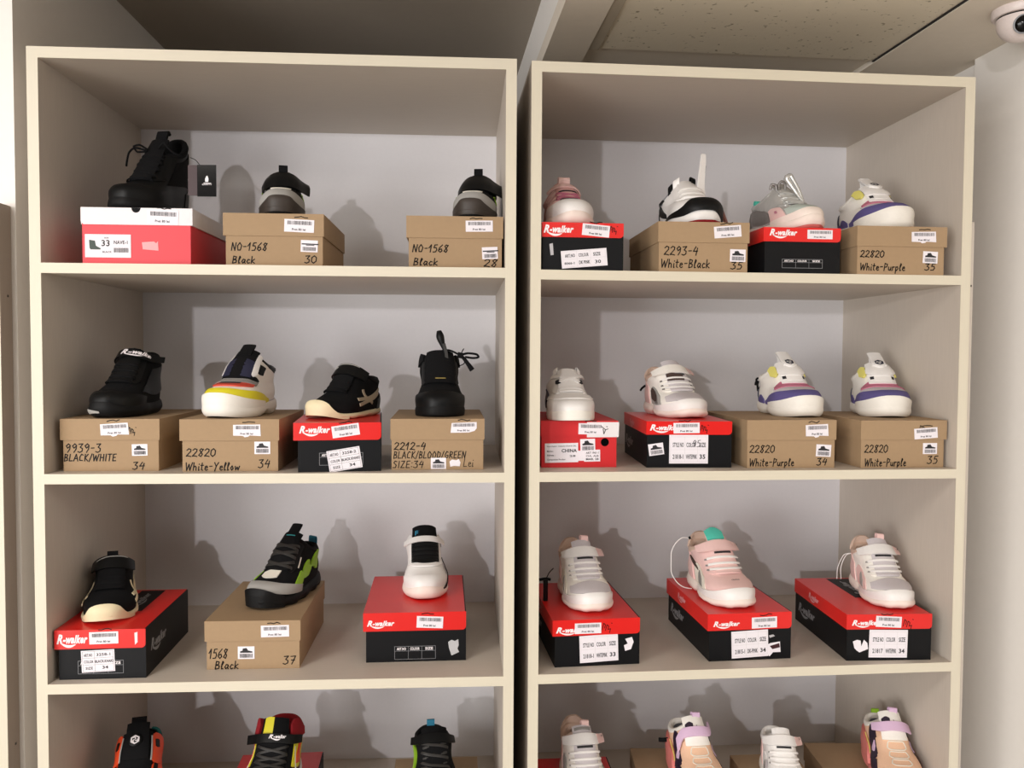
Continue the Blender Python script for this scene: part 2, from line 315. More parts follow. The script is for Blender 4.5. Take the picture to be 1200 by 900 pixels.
    def price(s, x0, y0, x1, y1, rot=0, torn=0):
        F = s.on('lid', x0, y0, x1, y1, rot)
        pts = [(0, 0), (1, 0), (1, 1), (0, 1)]
        if torn == 1: pts = [(0, .05), (.35, .02), (.42, -.1), (.55, -.05), (.6, .06), (1, 0), (.98, 1), (0, .97)]
        if torn == 2: pts = [(0, 0), (.7, 0), (.92, .15), (1, .4), (1, 1), (.05, .95)]
        k = slab(MB(), F, pts).build('price_sticker', M_STK, s.lid)
        F = F.sub(0, 0, 1, 1, 0, .0004); m = MB(); barcode(m, F, .1, .58, .93, .88, x0 + y0); m.build('barcode', M_INK, k)
        m = MB(); words(m, F, 'Pret 80 lei', .26, .12, .72, .30, .02); m.build('price_print', M_INK, k)
        if s.kind == 'kraft' or rot:       # marker strokes showing beside the sticker
            m = MB(); r = random.Random(x0); F0 = s.on('lid', x0 - 5, y0 - 2, x1 + 3, y1 + 2, rot, .0001)
            q = [(r.uniform(.25, .4), 1.02)]
            for i in range(4): q.append((q[-1][0] + .09, 1.02 + r.uniform(-.05, .09)))
            line(m, F0, q, .0016, .0001)
            m.build('marker_stroke', M_MARK, s.lid)
    def icon(s, x0, y0, x1, y1, rot=0, shoe=True, where='body'):
        F = s.on(where, x0, y0, x1, y1, rot); k = slab(MB(), F, [(0, 0), (1, 0), (1, 1), (0, 1)]).build('picture_sticker', M_STK, s.body if where == 'body' else s.lid)
        F = F.sub(0, 0, 1, 1, 0, .0004); m = MB(); barcode(m, F, .12, .1, .9, .42, x0); m.build('barcode', M_INK, k)
        m = MB()
        if shoe: m.add([F.P(x, y, .0002) for x, y in [(.14, .50), (.88, .50), (.88, .60), (.62, .68), (.52, .88), (.30, .84), (.28, .68), (.14, .62)]], [tuple(range(8))])
        else: rect(m, F, .05, .62, 1.05, .72); rect(m, F, .3, .54, .8, .6)
        m.build('shoe_picture', M_INK, k)
    def write(s, txt, x, y, h, w_, where='body', ink=.0018):
        F = s.FB if where == 'body' else s.FL; a = s.u(x, y); b = s.u(x + w_, y - h)
        m = MB(); hand(m, F, txt, a[0], a[1], b[1] - a[1], b[0] - a[0], ink); o = m.build('handwriting', M_MARK, s.body if where == 'body' else s.lid)
    def logo(s, x0, y0, x1, y1):
        F = s.on('lid', x0, y0, x1, y1, 0, 0); m = MB(); logo(m, F, 0, 0, 1, 1, .0002); m.build('brand_print', M_WINK, s.lid)
    def table(s, x0, y0, x1, y1, head=True):
        F = s.on('body', x0, y0, x1, y1, 0, 0); m = MB(); frame(m, F, 0, 0, 1, 1, .0006); line(m, F, [(0, .64), (1, .64)], .0005)
        for x in (.335, .665): line(m, F, [(x, 0), (x, 1)], .0005)
        m.build('printed_table', M_GINK, s.body); m = MB()
        for i, tx in enumerate(('ART.NO', 'COLOUR', 'SIZE')): words(m, F, tx, .05 + .33 * i + (.04 if i == 2 else 0), .70, .28 + .33 * i, .92, .03)
        m.build('table_print', M_WINK, s.body)
    def grid(s, x0, y0, x1, y1, rows, cols, cells, rot=0, size_bold=True):   # size label: ruled white sticker
        F = s.on('body', x0, y0, x1, y1, rot, .0003); k = slab(MB(), F, [(0, 0), (1, 0), (1, 1), (0, 1)]).build('size_label', M_STK, s.body)
        F = F.sub(0, 0, 1, 1, 0, .0004); m = MB()
        for y in rows: line(m, F, [(.04, y), (.96, y)], .00035, .0001)
        for x in cols: line(m, F, [(x, rows[0]), (x, rows[-1])], .00035, .0001)
        m.build('ruled_lines', M_FAINT if size_bold else M_INK, k); m = MB()
        for tx, a, b, c, d, bo in cells: words(m, F, tx, a, b, c, d, bo)
        m.build('label_print', M_INK, k); return F, k
    def torn(s, pts, m=None, name='torn_sticker', where='body'):
        F = s.FB if where == 'body' else s.FL; q = [s.u(*p) for p in pts]
        return slab(MB(), F, q).build(name, m or M_STK, s.body if where == 'body' else s.lid)
    def scribble(s, x, y, k=1.0, where='lid'):
        F = s.FL if where == 'lid' else s.FB; m = MB()
        for st in ([(0, 9), (2, 1), (4, 3), (3, 7)], [(4, 10), (6, 3), (8, 5), (7, 9), (10, 8), (9, 13)], [(11, 1), (12, 1.4)]):
            line(m, F, [s.u(x + a * k, y + b * k) for a, b in st], .0013, .0002)
        m.build('marker_stroke', M_MARK, s.lid if where == 'lid' else s.body)
GK = 'brown cardboard shoe boxes'; GR = 'red and black shoe boxes'
D = math.degrees
BX = {}
def B(key, *a, **k): BX[key] = Box(*a, **k); return BX[key]
s1, s2, s3, s4 = SL[:4]; r1, r2, r3, r4 = SR[:4]
# ---- left unit, top shelf
b = B('L1a', 'wr', 'red shoe box with white lid and thumb notch on the top left shelf', None, (.071, .030, s1), 0, .179, .25, .0965, .0285, (96.5, 225, 312.3, 242.5), lid=(-.0012, .1825))
b.price(174, 245, 211, 262, -2)
F, k = b.grid(100, 275, 154, 303, [], [], [('33', .36, .48, .54, .76, .02), ('NAVE-1', .63, .58, .93, .74, .0), ('SIZE', .42, .82, .52, .88, 0), ('BLACK', .38, .2, .58, .28, 0)], 0)
m = MB(); barcode(m, F, .63, .22, .95, .42, 5); m.build('barcode', M_INK, k); m = MB()
m.add([F.P(x, y, .0002) for x, y in [(.10, .40), (.09, .76), (.22, .72), (.24, .50), (.34, .40), (.34, .34), (.12, .34)]], [tuple(range(7))]); m.build('boot_picture', mat('picture_green', '#3c4a42', .6), k)
b.torn([(167, 284), (181, 283), (184, 285), (186, 282.5), (186.5, 294), (168, 292.5)], M_PINKP)
b = B('L1b', 'kraft', 'brown shoe box with NO-1568 Black and 30 written on it, top left shelf', GK, (.308, .030, s1), 0, .163, .24, .0905, .038, (265, 379, 313.3, 248), lid=(-.004, .1650))
b.price(334, 255, 369, 270.5, -2); b.icon(353, 280, 373, 294.5, -2, False); b.write('NO-1568', 271, 293.5, 9.5, 42); b.write('Black', 272, 309, 8.5, 27); b.write('30', 357, 308, 9, 14)
b = B('L1c', 'kraft', 'brown shoe box with NO-1568 Black and 28 written on it, top left shelf', GK, (.617, .030, s1), 0, .1605, .24, .0905, .0375, (480, 590, 314.3, 250), lid=(-.004, .1625))
b.price(547, 255, 579, 268.5, 1); b.icon(566.5, 287, 585, 301.5, 3, False); b.write('NO-1568', 484, 294, 9, 42); b.write('Black', 485, 310, 8.5, 29); b.write('28', 568, 311, 9, 16)
# ---- left unit, second shelf
b = B('L2a', 'kraft', 'brown shoe box with 9939-3 BLACK/WHITE written on it, second left shelf', GK, (.034, .032, s2), .5, .158, .24, .0895, .036, (73, 183, 552, 491), lid=(-.004, .160))
b.price(116.5, 496, 149, 510, 3, 1); b.icon(152, 520.5, 170, 534, 1); b.write('9939-3', 75, 530, 10, 41); b.write('BLACK/WHITE', 73.5, 540, 8, 60); b.write('34', 152, 550, 8.5, 14); b.scribble(148, 500, .8)
b = B('L2b', 'kraft', 'brown shoe box with 22820 White-Yellow written on it, second left shelf', GK, (.2345, .024, s2), 1.2, .160, .24, .0895, .0365, (211, 325.5, 552.5, 492), lid=(-.004, .162))
b.price(272, 498, 305, 511.5, 0, 1); b.icon(297, 518, 316, 532.5); b.write('22820', 215, 535, 9, 35); b.write('White-Yellow', 214, 551, 9, 65); b.write('34', 301, 548.5, 9.5, 14)
b = B('L2c', 'rb', 'red and black shoe box with a tilted size label, second left shelf', GR, (.431, .012, s2), 5.5, .138, .24, .0845, .0300, (347.5, 446, 554, 495.5), lid=(-.0075, .139))
b.logo(349, 499, 386, 510.5); b.price(388, 498, 421, 512, 8); b.table(373, 531.5, 425, 546)
AR = lambda a, c: [('ART.NO', .08, .72, .34, .86, .01), (a, .46, .73, .88, .86, .02), ('COLOR', .08, .42, .36, .55, .01), (c, .41, .42, .95, .55, .03), ('SIZE', .12, .13, .34, .25, .01), ('34', .62, .13, .80, .27, .03)]
b.grid(383, 526.5, 423, 552, (.04, .34, .65, .95), (.04, .4, .96), AR('3258-2', 'BLACK.KHAKI'), 9, False)
b = B('L2d', 'kraft', 'brown shoe box with 2212-4 BLACK/BLOOD/GREEN written on it, second left shelf', GK, (.587, .036, s2), 1, .160, .235, .0895, .0365, (459, 567, 550.5, 491))
b.price(528, 495, 559, 507, 1, 2); b.icon(505, 536.5, 523, 549.5); b.write('2212-4', 461.5, 527, 8.5, 37); b.write('BLACK/BLOOD/GREEN', 461, 537, 8, 85, ink=.0015); b.write('SIZE:34', 460, 548, 8, 36, ink=.0015); b.write('Lei', 543, 547, 9.5, 12, ink=.0011)
b.torn([(527, 541), (530, 538.5), (535, 539.5), (538, 538), (540, 542), (539, 546.5), (532, 546), (528, 547)])
# ---- left unit, third shelf
b = B('L3a', 'rb', 'long red and black shoe box against the left side, third left shelf', GR, (.028, .019, s3), 1.5, .141, .232, .0855, .0325, (68.7, 169.5, 796.5, 738.5), lid=(-.0065, .142))
b.logo(67, 743, 103, 757.5); b.price(105, 741, 139, 755, 1); b.table(91, 775, 144, 790)
b.grid(95, 762.5, 134, 788, (.04, .34, .65, .95), (.04, .4, .96), AR('3258-1', 'BLACK.KHAKI'), 2, False)
b.torn([(158, 743), (161.5, 742), (161.5, 754), (158.5, 757)], M_WHITEC, 'worn_corner', 'lid')
b = B('L3b', 'kraft', 'brown shoe box with 1568 Black and 37 written on it, third left shelf', GK, (.263, .0535, s3), 0, .161, .248, .0865, .036, (242, 351, 784, 727.5), lid=(-.003, .163))
b.price(306, 733, 339, 746.5, 1); b.icon(278.5, 757.5, 298, 772, 0); b.write('1568', 244, 771, 11, 22); b.write('Black', 251, 783.3, 9, 28); b.write('37', 331, 779, 9.5, 14)
b = B('L3c', 'rb', 'wide red and black shoe box with torn grey sticker, third left shelf', GR, (.538, .074, s3), 1.4, .178, .24, .0905, .0335, (428.7, 545, 775, 717), lid=(-.005, .179))
b.logo(430, 725.5, 462, 734.5); b.price(488, 722, 519, 735.5, -3); b.table(462, 757, 510, 772)
b.torn([(525, 753), (529, 750.5), (533, 752), (537, 750), (537.5, 757), (536, 761), (538, 765), (529, 769), (526, 760)], mat('worn_paper', '#bdbdbf', .6))
# ---- right unit, top shelf
YR = 1.8
b = B('R1a', 'rb', 'red and black shoe box with DK PINK size label, top right shelf', GR, (.848, .030, r1), YR, .141, .24, .0830, .0255, (636, 729.5, 318.5, 261), lid=(-.0015, .142))
b.logo(637, 264, 672, 276.5); b.price(682, 263, 714, 277, -5); b.scribble(714, 264, .8)
b.grid(658, 293, 711.5, 314, (.06, .5, .94), (.03, .34, .64, .97), [('ART.NO', .08, .6, .30, .8, .01), ('COLOUR', .38, .6, .6, .8, .01), ('SIZE', .70, .6, .86, .8, .01), ('8066-1', .06, .2, .28, .34, .02), ('DK PINK', .38, .18, .62, .38, .02), ('30', .73, .16, .86, .36, .0)], 5)
b.torn([(644, 287), (648, 286), (649, 300), (645.5, 300.5)], M_LGREY)
b = B('R1b', 'kraft', 'brown shoe box with 2293-4 White-Black written on it, top right shelf', GK, (1.054, .035, r1), 1.0, .160, .23, .0880, .036, (772.5, 877.5, 320.3, 259.8), lid=(-.0018, .1625))
b.price(837, 264, 869, 278, 5); b.icon(856.5, 292, 875, 307, -1); b.write('2293-4', 778, 300, 10.5, 40); b.write('White-Black', 774.5, 315, 10, 58); b.write('35', 857, 316, 8.5, 14)
b = B('R1c', 'rb', 'red and black shoe box without size label between two brown boxes, top right shelf', GR, (1.2455, .040, r1), YR, .138, .235, .0815, .0250, (899, 988, 322.2, 264), lid=(-.003, .139))
b.logo(904, 266, 937, 277); b.price(949, 266.5, 979, 278, 0); b.table(920, 304, 968, 315)
b = B('R1d', 'kraft', 'brown shoe box with 22820 White-Purple and 35 written on it, top right shelf', GK, (1.415, .040, r1), YR, .1635, .235, .0865, .036, (1007, 1113, 324.3, 262.8), lid=(-.0018, .1675))
b.price(1072, 269, 1102, 282.5, 1, 1); b.icon(1087, 294, 1105, 309, -2); b.write('22820', 1010, 302.5, 8.5, 29); b.write('White-Purple', 1010, 319, 9, 55); b.write('35', 1089, 318, 8.5, 13)
# ---- right unit, second shelf
b = B('R2a', 'rr', 'red shoe box with black hole and CHINA label, second right shelf', None, (.8535, .080, r2), 1.2, .138, .235, .0850, .028, (634, 722.5, 548, 492.5), lid=(-.0018, .1405))
b.torn([(687, 494), (725, 494), (724.5, 511.8), (687, 512)], M_WHITEC, 'white_tape', 'lid'); b.price(677, 495.3, 706, 508.5, -1)
F, k = b.grid(638, 519, 677, 542, [], [], [('CHINA', .5, .52, .96, .70, .03), ('Importator: Calzado Distrib SRL', .06, .80, .95, .88, 0), ('Marime :', .06, .55, .26, .64, 0), ('Adresa :', .06, .34, .3, .44, 0), ('28', .74, .28, .92, .38, .02), ('Compozitie Produs: ', .06, .1, .62, .2, 0)], 1)
b.icon(679.5, 514, 697, 529, 2); b.grid(684, 527, 703, 541, [], [], [('ART 1961-1', .12, .66, .9, .84, .02), ('CUL. ALB', .12, .4, .9, .56, .02), ('MAR. 28', .12, .12, .9, .3, .03)], 1); b.torn([(676, 528), (685, 528), (685, 540), (676, 540)])
m = MB(); a = b.u(708.5, 518); rr = .0075; slab(m, b.FB, [(a[0] + rr * math.cos(i * PI / 12) / b.w, a[1] + rr * math.sin(i * PI / 12) / b.h) for i in range(24)], -.0001, .0002); m.build('finger_hole', M_BLK, b.body)
m = MB()
for st in ([(704, 499), (709, 503), (712, 502)], [(706, 502), (707, 508), (709, 503)], [(710, 499), (711, 499.5)]): line(m, b.FL, [b.u(*p) for p in st], .0013, .0007)
m.build('marker_stroke', M_MARK, b.lid)
ST = lambda a, c, n: [('STYLE NO', .09, .57, .37, .73, 0), ('COLOR', .44, .57, .68, .73, 0), ('SIZE', .77, .57, .94, .73, .01), (a, .09, .16, .36, .32, 0), (c, .43, .16, .71, .32, 0), (n, .78, .16, .93, .32, .03)]
b = B('R2b', 'rb', 'red and black shoe box with 95 written on its size label, second right shelf', GR, (1.046, .076, r2), -1.5, .154, .235, .0850, .0245, (758, 856, 548, 492.3))
b.logo(761, 496, 796, 505.5); b.price(788.5, 494, 819, 506.5, 1); b.scribble(820, 496, .8)
b.grid(784, 508.5, 829.5, 543, (.06, .48, .93), (.03, .4, .73, .97), [c for c in ST('21818-1', 'WHITE/PINK', '35')], 0); b.icon(760, 519, 777.5, 533, 8)
k = MB(); hand(k, b.on('body', 811, 515, 820, 523, 0, .0008), '95', 0, 0, 1, 1, .001); k.build('handwriting', M_MARK, b.body)
b = B('R2c', 'kraft', 'brown shoe box with 22820 White-Purple and 34 written on it, second right shelf', GK, (1.2285, .0635, r2), 1.8, .1655, .235, .0880, .0365, (877, 979, 549, 491.3))
b.price(944, 496.5, 970.5, 511, 2, 1); b.icon(957, 521, 974.5, 535.5, -3); b.write('22820', 879, 530.5, 9, 29); b.write('White-Purple', 879, 546.5, 9, 52); b.write('34', 957.5, 546, 8.5, 12)
b = B('R2d', 'kraft', 'brown shoe box with 22820 White-Purple and a blotted price sticker, second right shelf', GK, (1.441, .063, r2), 1.8, .160, .235, .0875, .0355, (1009.5, 1109.5, 548, 492), lid=(-.0018, .164))
b.price(1072.5, 501, 1100.5, 513.5, 4); b.icon(1084, 519, 1101, 532); b.write('22820', 1013, 530, 9, 28); b.write('White-Purple', 1013.5, 546, 9, 50); b.write('35', 1089, 543.5, 9, 13); b.scribble(1078, 497, .9)
# ---- right unit, third shelf
b = B('R3a', 'rb', 'red and black shoe box against the left side, third right shelf', GR, (.8772, .052, r3), 4.2, .155, .235, .0860, .0290, (650, 749, 781, 722.5), lid=(-.0045, .156))
b.logo(651, 731, 687, 740.5); b.price(673, 727, 704, 740, 0); b.scribble(705, 727, 1.0)
b.grid(679, 742.5, 724.5, 776, (.06, .48, .93), (.03, .4, .73, .97), ST('21818-1', 'WHITE/PINK', '33'), 2)
b.torn([(733, 749), (741, 747), (743, 753), (740, 762), (733, 764), (731.5, 757), (736, 755)])
b = B('R3b', 'rb', 'red and black shoe box with DK-PINK 34 label, middle of the third right shelf', GR, (1.164, .0675, r3), 3.6, .156, .24, .0885, .0310, (831, 926, 774.5, 716), lid=(-.004, .157))
b.logo(835, 725, 866, 733.5); b.price(880, 721.5, 909.5, 735, 1)
b.grid(857, 738, 900, 771, (.06, .48, .93), (.03, .4, .73, .97), ST('21815-1', 'DK-PINK', '34'), 2)
k = b.torn([(898, 757), (903, 754.5), (914, 753), (915, 766), (906, 766), (902, 771), (898, 765)]); b.torn([(902, 758), (913, 755), (914, 760), (905, 762)], mat('dark_red_paper', '#3a1018', .6), 'dark_patch').location = (0, -.0005, 0); b.torn([(901, 745), (906, 744), (908, 746), (902, 748)], M_LGREY)
b = B('R3c', 'rb', 'red and black shoe box nearest the right side, third right shelf', GR, (1.420, .060, r3), -.6, .158, .24, .0870, .0280, (992, 1090, 774, 718.5))
b.logo(997, 725, 1030, 733.5); b.price(1025, 721, 1055, 734, -3); b.scribble(1057, 724, 1.0)
b.grid(1018, 737.5, 1063, 770.5, (.06, .48, .93), (.03, .4, .73, .97), ST('21817', 'WHITE/PINK', '34'), -1)
b.torn([(999, 751), (1004, 749), (1008, 750), (1009, 757), (1012, 749), (1016, 753), (1017, 760), (1007, 764), (1004, 762), (1001, 759)])
# ---- fourth shelves (only the tops show)
b = B('L4a', 'kraft', 'shoe box hidden under the orange sneaker, bottom left corner', GK, (.030, .020, s4), 0, .155, .183, .088, .036, (0, 1, 1, 0))
b = B('L4b', 'rb', 'red and black shoe box under the red and yellow high-top sneaker', GR, (.277, .033, s4), 2.5, .158, .242, .088, .030, (0, 1, 1, 0), band=False)
b = B('L4c', 'kraft', 'plain brown shoe box under the black sneaker with blue tab', GK, (.583, .008, s4), 1, .161, .235, .088, .036, (0, 1, 1, 0))
b = B('R4a', 'rb', 'red and black shoe box under the cream sneaker, lowest right shelf', GR, (.861, .033, r4), 1.5, .152, .215, .088, .030, (0, 1, 1, 0))
b = B('R4b', 'kraft', 'plain brown shoe box under the sneaker with the lilac strap', GK, (1.050, .045, r4), -4, .160, .24, .088, .036, (0, 1, 1, 0))
b = B('R4c', 'kraft', 'plain brown shoe box under the white velcro sneaker', GK, (1.272, .035, r4), 1, .13, .21, .088, .036, (0, 1, 1, 0))
b = B('R4d', 'kraft', 'plain brown shoe box under the peach and pink sneaker', GK, (1.432, .055, r4), -3, .158, .235, .088, .036, (0, 1, 1, 0))
# ------------------------------------------------------------------ shoes
def cr(nodes, t):          # smooth interpolation through (t, a, b, ...) nodes, straight beyond the ends
    n = len(nodes)
    if t <= nodes[0][0]: i = 0
    elif t >= nodes[-1][0]: i = n - 2
    else:
        i = 0
        while t > nodes[i + 1][0]: i += 1
    a, b = nodes[i], nodes[i + 1]; h = b[0] - a[0]; u = (t - a[0]) / h; r = []
    for k in range(1, len(a)):
        d = (b[k] - a[k]) / h
        def slope(j):
            if j == 0: return (nodes[1][k] - nodes[0][k]) / (nodes[1][0] - nodes[0][0])
            if j == n - 1: return (nodes[-1][k] - nodes[-2][k]) / (nodes[-1][0] - nodes[-2][0])
            p = (nodes[j][k] - nodes[j - 1][k]) / (nodes[j][0] - nodes[j - 1][0]); q = (nodes[j + 1][k] - nodes[j][k]) / (nodes[j + 1][0] - nodes[j][0])
            return 0 if p * q <= 0 else 2 * p * q / (p + q)
        m0, m1 = slope(i), slope(i + 1)
        if u < 0: r.append(a[k] + m0 * u * h)
        elif u > 1: r.append(b[k] + m1 * (u - 1) * h)
        else: r.append((2 * u ** 3 - 3 * u * u + 1) * a[k] + (u ** 3 - 2 * u * u + u) * h * m0 + (-2 * u ** 3 + 3 * u * u) * b[k] + (u ** 3 - u * u) * h * m1)
    return r
def spow(x, p): return math.copysign(abs(x) ** p, x)
FAB = lambda n, c: mat(n, c, .9, scale=900, var=.14, bump=.35)
LEA = lambda n, c, r=.5: mat(n, c, r, scale=200, var=.03)
K = dict(
 black=FAB('black_knit', '#0d0d0f'), black2=LEA('black_leather', '#0f1011', .45), blackr=LEA('black_rubber', '#0e0e0f', .6), char=LEA('charcoal_rubber', '#2b2927', .55),
 white=LEA('white_leather', '#f0edea', .45), cream=LEA('cream_leather', '#f8f4ec', .5), ivory=FAB('ivory_mesh', '#e8e1d3'), foam=LEA('white_foam_sole', '#f3efe6', .6),
 pinkfoam=LEA('blush_foam_sole', '#f1e3d9', .6), creamfoam=LEA('cream_gum_sole', '#eadcb6', .6), pink=FAB('dusty_pink_mesh', '#d8a7a4'), pale=LEA('pale_pink_leather', '#eec9c4', .5), rose=LEA('rose_leather', '#bf6d86', .55),
 purple=LEA('violet_suede', '#5d548c', .8), yellow=LEA('yellow_leather', '#e8dc2c', .5), yellow2=LEA('pastel_yellow', '#e9e07a', .6), grey=LEA('grey_suede', '#8d8a86', .8), greyd=LEA('dark_taupe_rubber', '#3a322c', .55), lgrey=LEA('light_grey_suede', '#a7a5a1', .8),
 red=LEA('brick_red_leather', '#cf4a36', .5), dred=FAB('dark_red_knit', '#9a1420'), orange=LEA('orange_leather', '#ee4f22', .5), lime=LEA('lime_leather', '#93c229', .5), teal=LEA('teal_fabric', '#2f8f92', .8), aqua=LEA('aqua_fabric', '#55c9b4', .8), blue=LEA('blue_webbing', '#2f86a6', .7),
 navy=LEA('navy_leather', '#22243c', .5), silver=mat('silver_foil', '#d2d2cf', .25, metal=.45, scale=120, var=.1, bump=.2), gun=mat('gunmetal_foil', '#8b8784', .3, metal=.45, scale=120, var=.1), tan=LEA('tan_stripe', '#b5a58c', .55), mauve=FAB('lilac_grey_mesh', '#cdc6c9'),
 lilac=LEA('lilac_webbing', '#e0bfdd', .7), peach=FAB('peach_mesh', '#edc3a4'), plum=LEA('dark_plum', '#2a1c30', .5), coral=LEA('coral_rubber', '#dd7f79', .5), maroon=FAB('maroon_knit', '#4a1420'), sand=LEA('sand_lining', '#d8bcaa', .8), greyl=FAB('grey_lining', '#8f9198'), gold=LEA('gold_print', '#a08c50', .5), brown=FAB('brown_mesh', '#4a3a34'))
class Shoe:
    def __init__(s, label, toe, head, L=.185, W=1.0, ch=1.0, hs=.024, ht=.017, spring=.006, xc=.44, S1=.72, heelh=1.0, group=None, bend=.003, toeh=1.0, name='sneaker', flat=False):
        W *= 1.2; S1 = min(1.02, S1 + .17); toeh *= .78; ch *= .84; heelh *= .90
        a = math.radians(head); d = Vector((math.sin(a), -math.cos(a), 0)); q = Vector(toe)
        s.t = thing(name, label, 'boot' if name == 'boot' else 'sneaker', q - d * (L / 2), a - PI / 2, group)
        s.L = L; k = L / .185; s.k = k; s.hs = hs * k; s.ht = ht * k; s.spring = spring * k; s.bend = bend * k
        s.Wn = [(x, y * k * W) for x, y in ((-.05, .028), (0, .0295), (.2, .0295), (.42, .0300), (.6, .0355), (.74, .0385), (.88, .0370), (1.0, .0340), (1.05, .033))]
        s.F = [(v, x, z * k) for v, x, z in ((0, 1.0, 0), (.12, 1.002, .010 * toeh), (.26, .955, .022 * toeh), (.42, .845, .031 * toeh), (.58, .69, .029 + .013 * ch), (.78, .55, .038 + .032 * ch), (1, xc, .040 + .048 * ch))]
        s.H = [(v, x, z * k) for v, x, z in ((0, .0, 0), (.3, -.02, .022 * heelh), (.6, .012, .044 * heelh), (1, .028, .072 * heelh * ch))]
        s.S = [(0, 1.0), (.2, 1.03), (.4, .97), (.6, (.88 + S1) / 2 + .02), (.8, S1 + .04), (1, S1)]
        s.dip = .014 * k
    def ztop(s, x): return cr([(0, s.hs), (.35, s.hs * .92), (.6, s.ht * 1.05), (.8, s.ht), (1, s.ht + s.spring * .8)], x)[0]
    def zbot(s, x):
        z = s.spring * max(0, (x - .76) / .24) ** 2 * (1 if x < 1 else 1) + .003 * s.k * max(0, (.08 - x) / .08) ** 2
        return z
    def sp(s, u, v):
        xf, zf = cr(s.F, v); xh, zh = cr(s.H, v); c = (1 + math.cos(u)) / 2
        x = xh + (xf - xh) * c; z = zh + (zf - zh) * c - s.dip * max(0, v) ** 2 * math.sin(u) ** 2
        y = spow(math.sin(u), .72) * cr(s.Wn, x)[0] * cr(s.S, v)[0] + s.bend * math.sin(PI * min(1, max(0, x)))
        return Vector(((x - .5) * s.L, y, z + s.ztop(x) - .002))
    def nr(s, u, v):
        e = .02; du = s.sp(u + e, v) - s.sp(u - e, v); dv = s.sp(u, v + e) - s.sp(u, v - e); n = du.cross(dv)
        return n.normalized() if n.length > 1e-12 else Vector((0, 0, 1))
    def at(s, u, v, d=0): return s.sp(u, v) + s.nr(u, v) * d
    def mk(s, name, m, mb, parent=None, sharp=38): return mb.build(name, K[m] if isinstance(m, str) else m, parent or s.t, True, sharp=sharp)
    def grid(s, rows, closed=False):
        mb = MB(); n = len(rows[0]); vs = [p for r in rows for p in r]; fs = []
        for j in range(len(rows) - 1):
            for i in range(n if closed else n - 1): fs.append((j * n + i, j * n + (i + 1) % n, (j + 1) * n + (i + 1) % n, (j + 1) * n + i))
        mb.add(vs, fs); return mb
    def upper(s, m, lining='greyl', rim=.0042, vtop=1.0, rim_m=None):
        N = 56; us = [-PI + 2 * PI * i / N for i in range(N)]; vs = [i / 26 * vtop for i in range(27)]
        s.up = s.mk('upper', m, s.grid([[s.sp(u, v) for u in us] for v in vs], True), sharp=60); s.vtop = vtop
        top = [s.sp(u, vtop) for u in us]; cen = sum(top, Vector()) / N; r = rim * s.k
        def inw(p, d, dz): q = Vector((cen.x - p.x, cen.y - p.y, 0)); q = q.normalized() * d if q.length else q; return p + q + Vector((0, 0, dz))
        rows = [[inw(p, -.0004, -r * 1.6) for p in top], [inw(p, -r * .35, -r * .5) for p in top], [inw(p, r * .1, r * .5) for p in top], [inw(p, r * .9, r * .75) for p in top], [inw(p, r * 1.8, r * .2) for p in top], [inw(p, r * 2.0, -r) for p in top]]
        s.mk('collar', rim_m or lining, s.grid(rows, True))
        rows = [[inw(p, r * 1.95, -r * .8) for p in top], [inw(p, r * 1.6, -.022 * s.k) for p in top], [Vector((p.x * .96, p.y * .85, s.hs + .006)) for p in top], [Vector((cen.x, cen.y, s.hs + .006)) + (Vector((p.x, p.y, s.hs + .006)) - Vector((cen.x, cen.y, s.hs + .006))) * .05 for p in top]]
        s.mk('lining', lining, s.grid(rows, True)); return s
    def sole(s, m, prof=((0, -.004), (.08, -.0005), (.45, .0035), (.8, .0025), (1, .0012)), low=None, low_f=.3, lug=0, nl=22, wrap=0, arch=0, name='sole'):
        N = 72; k = s.k; us = [-PI + 2 * PI * i / N for i in range(N)]; o = [s.sp(u, 0) for u in us]; nrm = []
        for i in range(N):
            d = o[(i + 1) % N] - o[i - 1]; q = Vector((d.y, -d.x, 0)); nrm.append(q.normalized())
        def pt(i, f, off):
            x = o[i].x / s.L + .5; zb = s.zbot(x); zt = s.ztop(x)
            if arch and f < .5: zb += arch * k * math.exp(-((x - .44) / .07) ** 2) * (1 - f * 2)
            if arch: off -= .0022 * math.exp(-((x - .44) / .05) ** 2)
            zt += wrap * k * (max(0, math.cos(us[i])) ** 6 + .6 * max(0, -math.cos(us[i])) ** 4)
            lg = lug * k * (1 if math.sin(us[i] * nl) > 0 else -1) * max(0, 1 - f / .55)
            return Vector((o[i].x + nrm[i].x * (off * k + lg), o[i].y + nrm[i].y * (off * k + lg), zb + f * (zt - zb)))
        s.pt = lambda u, f, off: pt(int(round((u + PI) / (2 * PI) * N)) % N, f, cr(prof, f)[0] + off)
        def ring(f): return [pt(i, f, cr(prof, f)[0]) for i in range(N)]
        def cap(mb, j, rows, rev):
            n = len(mb.v); c = sum(rows[j], Vector()) / N; mb.v.append(tuple(c))
            for i in range(N): mb.f.append((j * N + i, j * N + (i + 1) % N, n) if not rev else (j * N + (i + 1) % N, j * N + i, n))
        fs = [i / 8 for i in range(9)]
        def part(name, m, f0, f1):
            rows = [ring(f0 + (f1 - f0) * f) for f in fs]
            rows.append([pt(i, f1, cr(prof, f1)[0] - .012) for i in range(N)])
            mb = s.grid(rows, True); cap(mb, 0, rows, True); cap(mb, len(rows) - 1, rows, False); return s.mk(name, m, mb, sharp=35)
        if low: part('outsole', low, 0, low_f); part('midsole', m, low_f + .01, 1)
        else: part(name, m, 0, 1)
        return s
